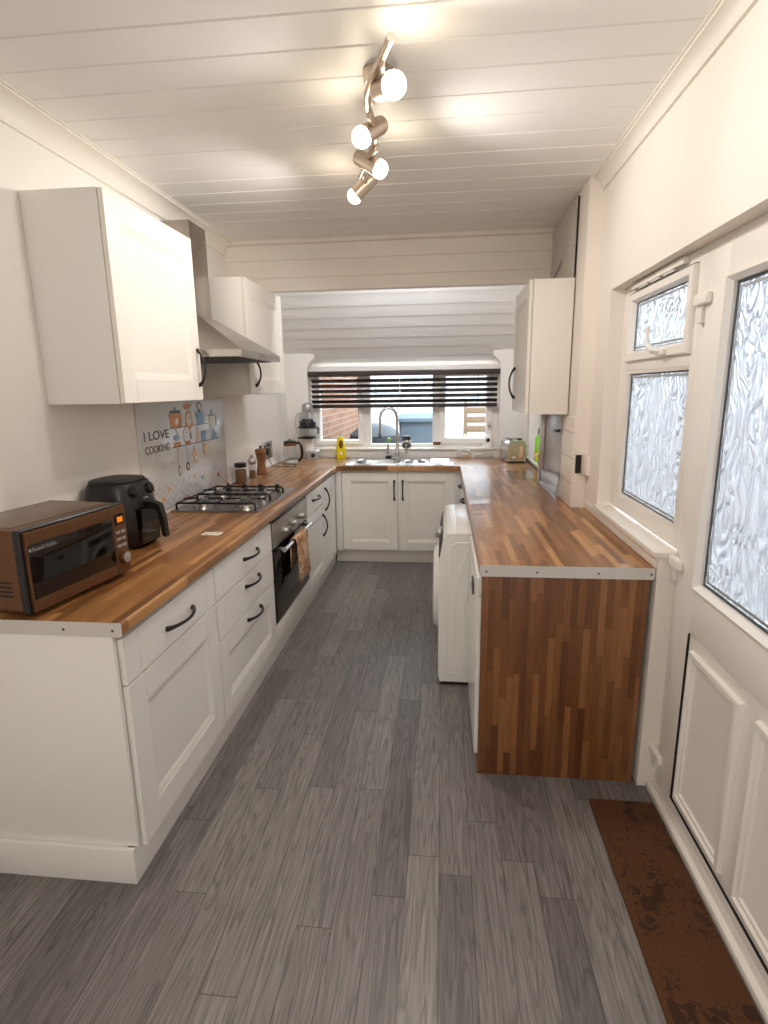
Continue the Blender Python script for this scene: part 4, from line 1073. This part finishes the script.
# glass boards, hatch and strip on the pier
mb = MB(); mb.loft([rrect(.50, .70, 4.14, 4.56, .02, .9112), rrect(.50, .70, 4.14, 4.56, .02, .916)])
tag(obj('glass_board', mb, M['glassj'], None, 35, (.6, 4.35, .911)), 'clear glass chopping board lying flat on the worktop before the toaster', 'board')
mb = MB(); mb.loft([[(.672, 3.42, .9112), (.678, 3.42, .9112), (.678, 3.97, .9112), (.672, 3.97, .9112)], [(.698, 3.42, 1.06), (.704, 3.42, 1.06), (.704, 3.97, 1.06), (.698, 3.97, 1.06)]])
tag(obj('glass_board', mb, M['glassj'], None, 0, (.69, 3.75, .911)), 'low clear glass board leaning on the pier tiles', 'board')
t = thing('meter_hatch', 'grey hatch door with black pull set in the pier tiles', 'hatch', (.705, 3.7, 1.0))
mb = MB(); mb.box(.7075, .7115, 3.46, 3.98, 1.02, 1.40, .001); obj('hatch_door', mb, simple('pale_grey_laminate', (186, 182, 178), .25), t)
mb = MB(RIGHT(.7075, -0, 0)); mb.box(-3.535, -3.505, 1.302, 1.320, 0, .006, .002); mb.tube([(-3.52, 1.311, .0), (-3.52, 1.311, .024)], .006, 8); mb.tube([(-3.565, 1.311, .024), (-3.475, 1.311, .024)], .007, 8); obj('pull', mb, M['black'], t)
mb = MB(); mb.box(.690, .711, 4.0, 4.03, .912, 1.40, .002); mb.box(.682, .700, 4.03, 4.09, .912, 1.41, .002)
sp = tag(obj('metal_upright', mb, M['steelz'], None, 35, (.69, 4.04, .912)), 'bright steel upright at the far edge of the pier tiles', 'upright')
sp['label'] = 'bright steel upright where the pier tiles end by the green bottles'
mb = MB(); mb.tube([(.682, 4.05, 1.11), (.66, 4.05, 1.10), (.645, 4.05, 1.085), (.65, 4.05, 1.065)], .006, 8); obj('hook', mb, M['whitep'], sp)
# wall box beside the hole
t = thing('wall_box', 'white plastic box hanging out of a dark hole in the pier', 'socket box', (.80, 3.14, 1.1))
mb = MB(); mb.box(.728, .775, 3.1495, 3.1545, 1.105, 1.205); obj('hole', mb, M['rubber'], t)
mb = MB(); mb.box(.757, .80, 3.10, 3.150, 1.10, 1.205, .004); obj('back_box', mb, simple('plastered_box', (214, 200, 186), .8), t)
mb = MB(); mb.box(.772, .812, 3.088, 3.10, 1.098, 1.206, .004); obj('cover', mb, M['whitep'], t)
mb = MB(); mb.tube([(.785, 3.147, 1.10), (.783, 3.15, 1.04), (.78, 3.15, .97)], .003, 6); obj('cable', mb, M['whitep'], t)

# ------------------------------------------------------------------ washing machine and fridge
wm = thing('washing_machine', 'white front-loading washing machine standing proud of the worktop', 'washing machine', (.35, 3.13, 0))
wy0, wy1 = 2.762, 3.515
mb = MB()
pf = [(.62, .02), (.62, .842), (.60, .85), (.06, .85), (.025, .846), (.008, .83), (-.014, .70), (-.016, .66), (-.016, .06), (-.006, .022)]
mb.loft([[(x_, wy0+.006, z_*.998+.001) for x_, z_ in pf]] + [[(x_, y_, z_) for x_, z_ in pf] for y_ in (wy0+.014, wy1-.014)] + [[(x_, wy1-.006, z_*.998+.001) for x_, z_ in pf]])
obj('casing', mb, M['white'], wm, 28)
mb = MB(FR((0, wy0+.006, 0), (1, 0, 0), (0, 0, 1), (0, -1, 0)))
def path_bead(pts, r=.003): mb.tube([(a, b, .0) for a, b in pts], r, 6)
path_bead([(.16, .80), (.075, .80), (.055, .785), (.045, .70), (.034, .50), (.03, .30), (.035, .13), (.05, .075), (.10, .07), (.118, .09), (.122, .14)])
path_bead([(.15, .79), (.12, .72), (.085, .58), (.072, .42), (.075, .20)])
path_bead([(.16, .62), (.13, .52), (.115, .42), (.118, .30), (.14, .20), (.16, .16)])
path_bead([(.10, .775), (.085, .76), (.072, .70), (.082, .685), (.092, .70), (.112, .765), (.10, .775)])
path_bead([(-.012, .648), (.012, .648)], .0015); path_bead([(.012, .83), (.012, .06)], .0015)
obj('side_pressing', mb, M['white'], wm)
mb = MB(); mb.box(.075, .30, wy0+.03, wy1-.03, .8495, .856, .003); obj('lid', mb, M['white'], wm)
Tf = RIGHT(-.016, (wy0+wy1)/2, .44)
mb = MB(Tf); mb.lathe([(.235, -.002), (.238, .012), (.225, .028), (.19, .034), (.165, .026)], seg=40, cap1=False); dr_ = obj('porthole_door', mb, M['white'], wm)
mb = MB(Tf); mb.lathe([(.168, .02), (.15, .03), (.10, .036), (.04, .038)], seg=40); obj('porthole_glass', mb, M['blackg'], dr_)
mb = MB(FR((-.004, (wy0+wy1)/2, .76), (0, -1, 0), (.19, 0, .98), (-1, 0, .19))); mb.box(-.33, .33, -.05, .055, -.01, .004, .003); cpn = obj('control_panel', mb, M['gasket'], wm)
mb = MB(FR((-.008, (wy0+wy1)/2, .76), (0, -1, 0), (.19, 0, .98), (-1, 0, .19))); mb.lathe([(.035, 0), (.033, .022), (.028, .025)], seg=24); obj('programme_dial', mb, M['silver'], cpn)
mb = MB(); mb.box(-.002, .60, wy0+.02, wy1-.02, .0, .024); obj('base', mb, M['rubber'], wm)
fg = thing('fridge', 'white under-counter fridge between the washing machine and the end panel', 'fridge', (.45, 2.42, 0))
mb = MB(); mb.box(.185, .74, 2.095, 2.745, .02, .852, .004); obj('cabinet', mb, M['white'], fg)
mb = MB(); mb.box(.140, .182, 2.095, 2.745, .07, .765, .012, seg=3); fd = obj('door', mb, M['white'], fg)
mb = MB(); mb.box(.138, .182, 2.095, 2.745, .772, .850, .010, seg=3); obj('top_panel', mb, M['white'], fg)
mb = MB(); mb.box(.132, .142, 2.30, 2.40, .70, .755, .004); obj('door_grip', mb, M['gasket'], fd)
mb = MB(); mb.box(.165, .185, 2.10, 2.74, .0, .065, .003); obj('kick_plate', mb, M['white'], fg)

# ------------------------------------------------------------------ blind
bl = thing('venetian_blind', 'dark brown wooden venetian blind, half lowered over the sink window', 'blind', (-.4, 5.53, 1.4))
mb = MB(); mb.box(-1.325, .533, 5.498, 5.560, 1.70, 1.748, .003); obj('headrail', mb, simple('dark_walnut_stain', (52, 38, 30), .45, var=.15, scale=14), bl)
WD = simple('dark_slat_stain', (50, 42, 37), .4, var=.15, scale=14)
mb = MB(); mb.box(-1.295, .512, 5.508, 5.552, 1.396, 1.430, .004); obj('bottom_rail', mb, WD, bl)
for k in range(5):
    z = 1.457+.0495*k
    mb = MB(Matrix.Translation((0, 5.53, z)) @ Matrix.Rotation(math.radians(-37), 4, 'X')); mb.box(-1.295, .512, -.025, .025, -.0015, .0015, .0006)
    obj('slat', mb, WD, bl)
for x in (-1.10, -.66, -.42, .02, .33):
    mb = MB()
    for y in (5.506, 5.555): mb.tube([(x, y, 1.41), (x, y, 1.71)], .0016, 6)
    obj('ladder_cord', mb, WD, bl)
mb = MB(); mb.tube([(-.42, 5.50, 1.70), (-.42, 5.497, 1.56)], .0025, 6); mb.lathe([(.004, 1.53), (.006, 1.545), (.003, 1.565)], (-.42, 5.497, 0), 8); obj('pull_cord', mb, M['whitep'], bl)

# ------------------------------------------------------------------ door mat
mb = MB(); mb.box(.575, .812, .95, 1.94, .001, .014, .003)
tag(obj('door_mat', mb, M['coir'], None, 35, (.69, 1.45, 0)), 'brown coir mat with worn dark print lying along the back door', 'mat')

# ------------------------------------------------------------------ ceiling light
cl = thing('ceiling_light', 'curved metal bar ceiling light carrying four lit spots', 'ceiling light', (-.27, 2.2, 2.59))
RZ = 2.50
rod = [(-.150, 1.738), (-.166, 1.78), (-.195, 1.855), (-.228, 1.935), (-.252, 2.02), (-.262, 2.10), (-.258, 2.22), (-.262, 2.32), (-.285, 2.44), (-.318, 2.55), (-.352, 2.65), (-.378, 2.74)]
mb = MB(); mb.tube([(x, y, RZ) for x, y in rod], [.012]+[.0115]*10+[.012], 12); obj('bar', mb, M['nickel'], cl)
mb = MB(); mb.lathe([(.052, .09), (.052, .065), (.044, .055), (.02, .05)], (-.222, 2.09, RZ), 28, sy=1.2); mb.tube([(-.222, 2.09, RZ+.06), (-.25, 2.09, RZ)], .011, 10)
obj('ceiling_plate', mb, M['nickel'], cl)
SP = [((-.185, 1.83), (-.153, 1.868, 2.447), (.50, -.82, -.28), .037, 13),
      ((-.262, 2.13), (-.298, 2.197, 2.445), (-.50, -.52, -.50), .035, 10),
      ((-.268, 2.40), (-.266, 2.503, 2.447), (.76, -.22, -.50), .035, 22),
      ((-.362, 2.69), (-.418, 2.807, 2.447), (-.70, .10, -.56), .034, 26)]
for (rx, ry), bc, dv, br, pw in SP:
    D = Vector(dv).normalized(); Bc = Vector(bc)
    side = D.cross(Vector((0, 0, 1))).normalized(); upv = side.cross(D).normalized()
    T = FR(tuple(Bc), tuple(side), tuple(upv), tuple(D))
    mb = MB(T); mb.lathe([(.020, -.125), (.027, -.120), (.031, -.105), (.031, -.045), (br*.96, -.026), (br*1.02, -.008)], seg=24, cap1=False)
    lamp = obj('spot_body', mb, M['nickel'], cl, 40)
    mb = MB(T); mb.lathe([(br*.97, -.010), (br*.99, .0), (br*.93, .011), (br*.72, .022), (br*.42, .028), (br*.15, .030)], seg=24); obj('bulb', mb, M['bulb'], lamp, 60)
    mid = Bc-D*.08
    mb = MB(); mb.tube([(rx, ry, RZ), (rx, ry, RZ-.02), tuple(mid*.5+Vector((rx, ry, RZ-.02))*.5), tuple(mid)], [.011, .008, .007, .008], 8)
    obj('swivel_arm', mb, M['nickel'], lamp)
    L = bpy.data.lights.new('spot_lamp_light', 'SPOT'); L.energy = pw; L.color = (1.0, .95, .89); L.spot_size = math.radians(152); L.spot_blend = .7; L.shadow_soft_size = .04
    lo = bpy.data.objects.new('spot_lamp_light', L); COL.objects.link(lo); lo.location = Bc+D*.045; lo.rotation_euler = D.to_track_quat('-Z', 'Y').to_euler()
    lo.parent = cl; lo.location -= cl.location

# added fill lamp, unseen behind the camera, to brighten the room evenly
L = bpy.data.lights.new('rear_fill_light', 'POINT'); L.energy = 34; L.color = (1.0, .99, .98); L.shadow_soft_size = .16
lo = bpy.data.objects.new('rear_fill_light', L); COL.objects.link(lo); lo.location = (-.45, -1.5, 2.0)

# added fill light, hidden behind the boarded header to lift the sloped boards
L = bpy.data.lights.new('slope_fill_light', 'AREA'); L.energy = 7; L.color = (.97, .98, 1.0); L.shape = 'RECTANGLE'; L.size = 1.1; L.size_y = .08
lo = bpy.data.objects.new('slope_fill_light', L); COL.objects.link(lo); lo.location = (-.3, 4.16, 2.36); lo.rotation_euler = (math.radians(52), 0, 0)

# ------------------------------------------------------------------ outside
mb = MB(); mb.box(-9, 9, -9, 15, -.35, -.06)
g = struct('ground', mb, M['concrete'])
mb = MB(); mb.box(-1.60, -1.365, 5.85, 9.3, -.06, 2.1); mb.box(-1.62, -1.345, 5.85, 9.3, 2.1, 2.16, .01)
tag(obj('garden_wall', mb, M['brick'], None, 35, (-1.48, 7, -.06)), 'orange brick garden wall seen through the sink window', 'wall')
mb = MB(); mb.box(-5, 5, 10.4, 10.6, -.06, 2.3); mb.box(-5, 5, 10.35, 10.65, 2.3, 2.36, .01)
tag(obj('boundary_wall', mb, M['render'], None, 35, (0, 10.5, -.06)), 'white rendered wall closing the yard beyond the sink window', 'wall')
t = thing('wheelie_bin', 'pale blue-grey wheelie bin outside the sink window', 'bin', (-.28, 7.4, -.06))
mb = MB(); mb.loft([rrect(-.50, -.06, 7.15, 7.65, .04, -.02), rrect(-.56, .0, 7.1, 7.72, .04, 1.17)]); obj('body', mb, M['paleblue'], t)
mb = MB(); mb.loft([rrect(-.60, .0, 7.05, 7.76, .05, 1.17), rrect(-.60, .0, 7.05, 7.76, .05, 1.21), rrect(-.54, -.06, 7.1, 7.7, .05, 1.27)]); obj('lid', mb, M['paleblue'], t)
for x in (-.50, -.06):
    mb = MB(FR((x, 7.70, .06), (0, 1, 0), (0, 0, 1), (1, 0, 0))); mb.lathe([(.11, -.03), (.12, -.02), (.12, .02), (.11, .03)], seg=20); obj('wheel', mb, M['rubber'], t)
t = thing('covered_barbecue', 'dark covered kettle barbecue in the yard beside the pale bin', 'barbecue', (-.80, 6.6, -.06))
mb = MB(); mb.lathe([(.18, .66), (.29, .78), (.32, .92), (.30, 1.05), (.20, 1.14), (.06, 1.18)], (-.80, 6.6, 0), 28); obj('cover', mb, M['darkgrey'], t)
for k in range(3):
    a = 2*PI*k/3+.4
    mb = MB(); mb.tube([(-.80+.14*math.cos(a), 6.6+.14*math.sin(a), .72), (-.80+.29*math.cos(a), 6.6+.29*math.sin(a), -.06)], .016, 8); obj('leg', mb, M['gasket'], t)
t = thing('garden_chair', 'pale timber garden chair in the yard', 'chair', (.62, 7.9, -.06))
for x in (.32, .92):
    mb = MB(); mb.box(x-.025, x+.025, 7.6, 7.65, -.06, .90, .004); obj('leg', mb, M['timber'], t)
    mb = MB(); mb.loft([[(x-.025, 8.15+d, z), (x+.025, 8.15+d, z), (x+.025, 8.21+d, z), (x-.025, 8.21+d, z)] for z, d in ((-.06, 0), (.5, 0), (1.38, .18))]); obj('leg', mb, M['timber'], t)
    mb = MB(); mb.box(x-.035, x+.035, 7.58, 8.22, .90, .93, .004); obj('armrest', mb, M['timber'], t)
mb = MB()
for k in range(6): mb.box(.30, .94, 7.60+.09*k, 7.675+.09*k, .60, .625, .003)
obj('seat', mb, M['timber'], t)
mb = MB()
for z in (.95, 1.08, 1.21): d = .18*(z-.5)/1.05; mb.box(.34, .90, 8.13+d, 8.155+d, z, z+.09, .003)
obj('backrest', mb, M['timber'], t)
mb = MB(); mb.box(3.0, 3.2, -2, 9, -.06, 2.0)
tag(obj('passage_wall', mb, M['brickr'], None, 35, (3.1, 3, -.06)), 'brick wall across the side passage behind the obscured glass', 'wall')

# ------------------------------------------------------------------ light, sky, camera
w = bpy.data.worlds.new('overcast_sky'); scene.world = w; w.use_nodes = True
bg = w.node_tree.nodes['Background']; bg.inputs[0].default_value = (.86, .93, 1.0, 1); bg.inputs[1].default_value = 7.0

cam = bpy.data.cameras.new('camera'); co = bpy.data.objects.new('camera', cam); COL.objects.link(co)
scene.camera = co
p_, yw, ro = math.radians(12.437), math.radians(-6.12), math.radians(.778)
fw = Vector((math.sin(yw)*math.cos(p_), math.cos(yw)*math.cos(p_), -math.sin(p_)))
rt = Vector((math.cos(yw), -math.sin(yw), 0)); dn = fw.cross(rt)
r2 = rt*math.cos(ro)+dn*math.sin(ro); d2 = fw.cross(r2)
mtx = FR((0, 0, 1.573), r2, -d2, -fw)
co.matrix_world = mtx
cam.sensor_fit = 'VERTICAL'; cam.sensor_height = 32.0; cam.lens = 557.3*32.0/1024
cam.clip_start = .05; cam.clip_end = 100

vs = scene.view_settings
vs.view_transform = 'Standard'; vs.look = 'None'; vs.exposure = 0.43; vs.gamma = 1.0; vs.use_curve_mapping = False
try:
    scene.cycles.max_bounces = 10; scene.cycles.diffuse_bounces = 6; scene.cycles.glossy_bounces = 5
    scene.cycles.transparent_max_bounces = 16; scene.cycles.transmission_bounces = 8
    scene.cycles.caustics_reflective = False; scene.cycles.sample_clamp_indirect = 6.0
except Exception: pass
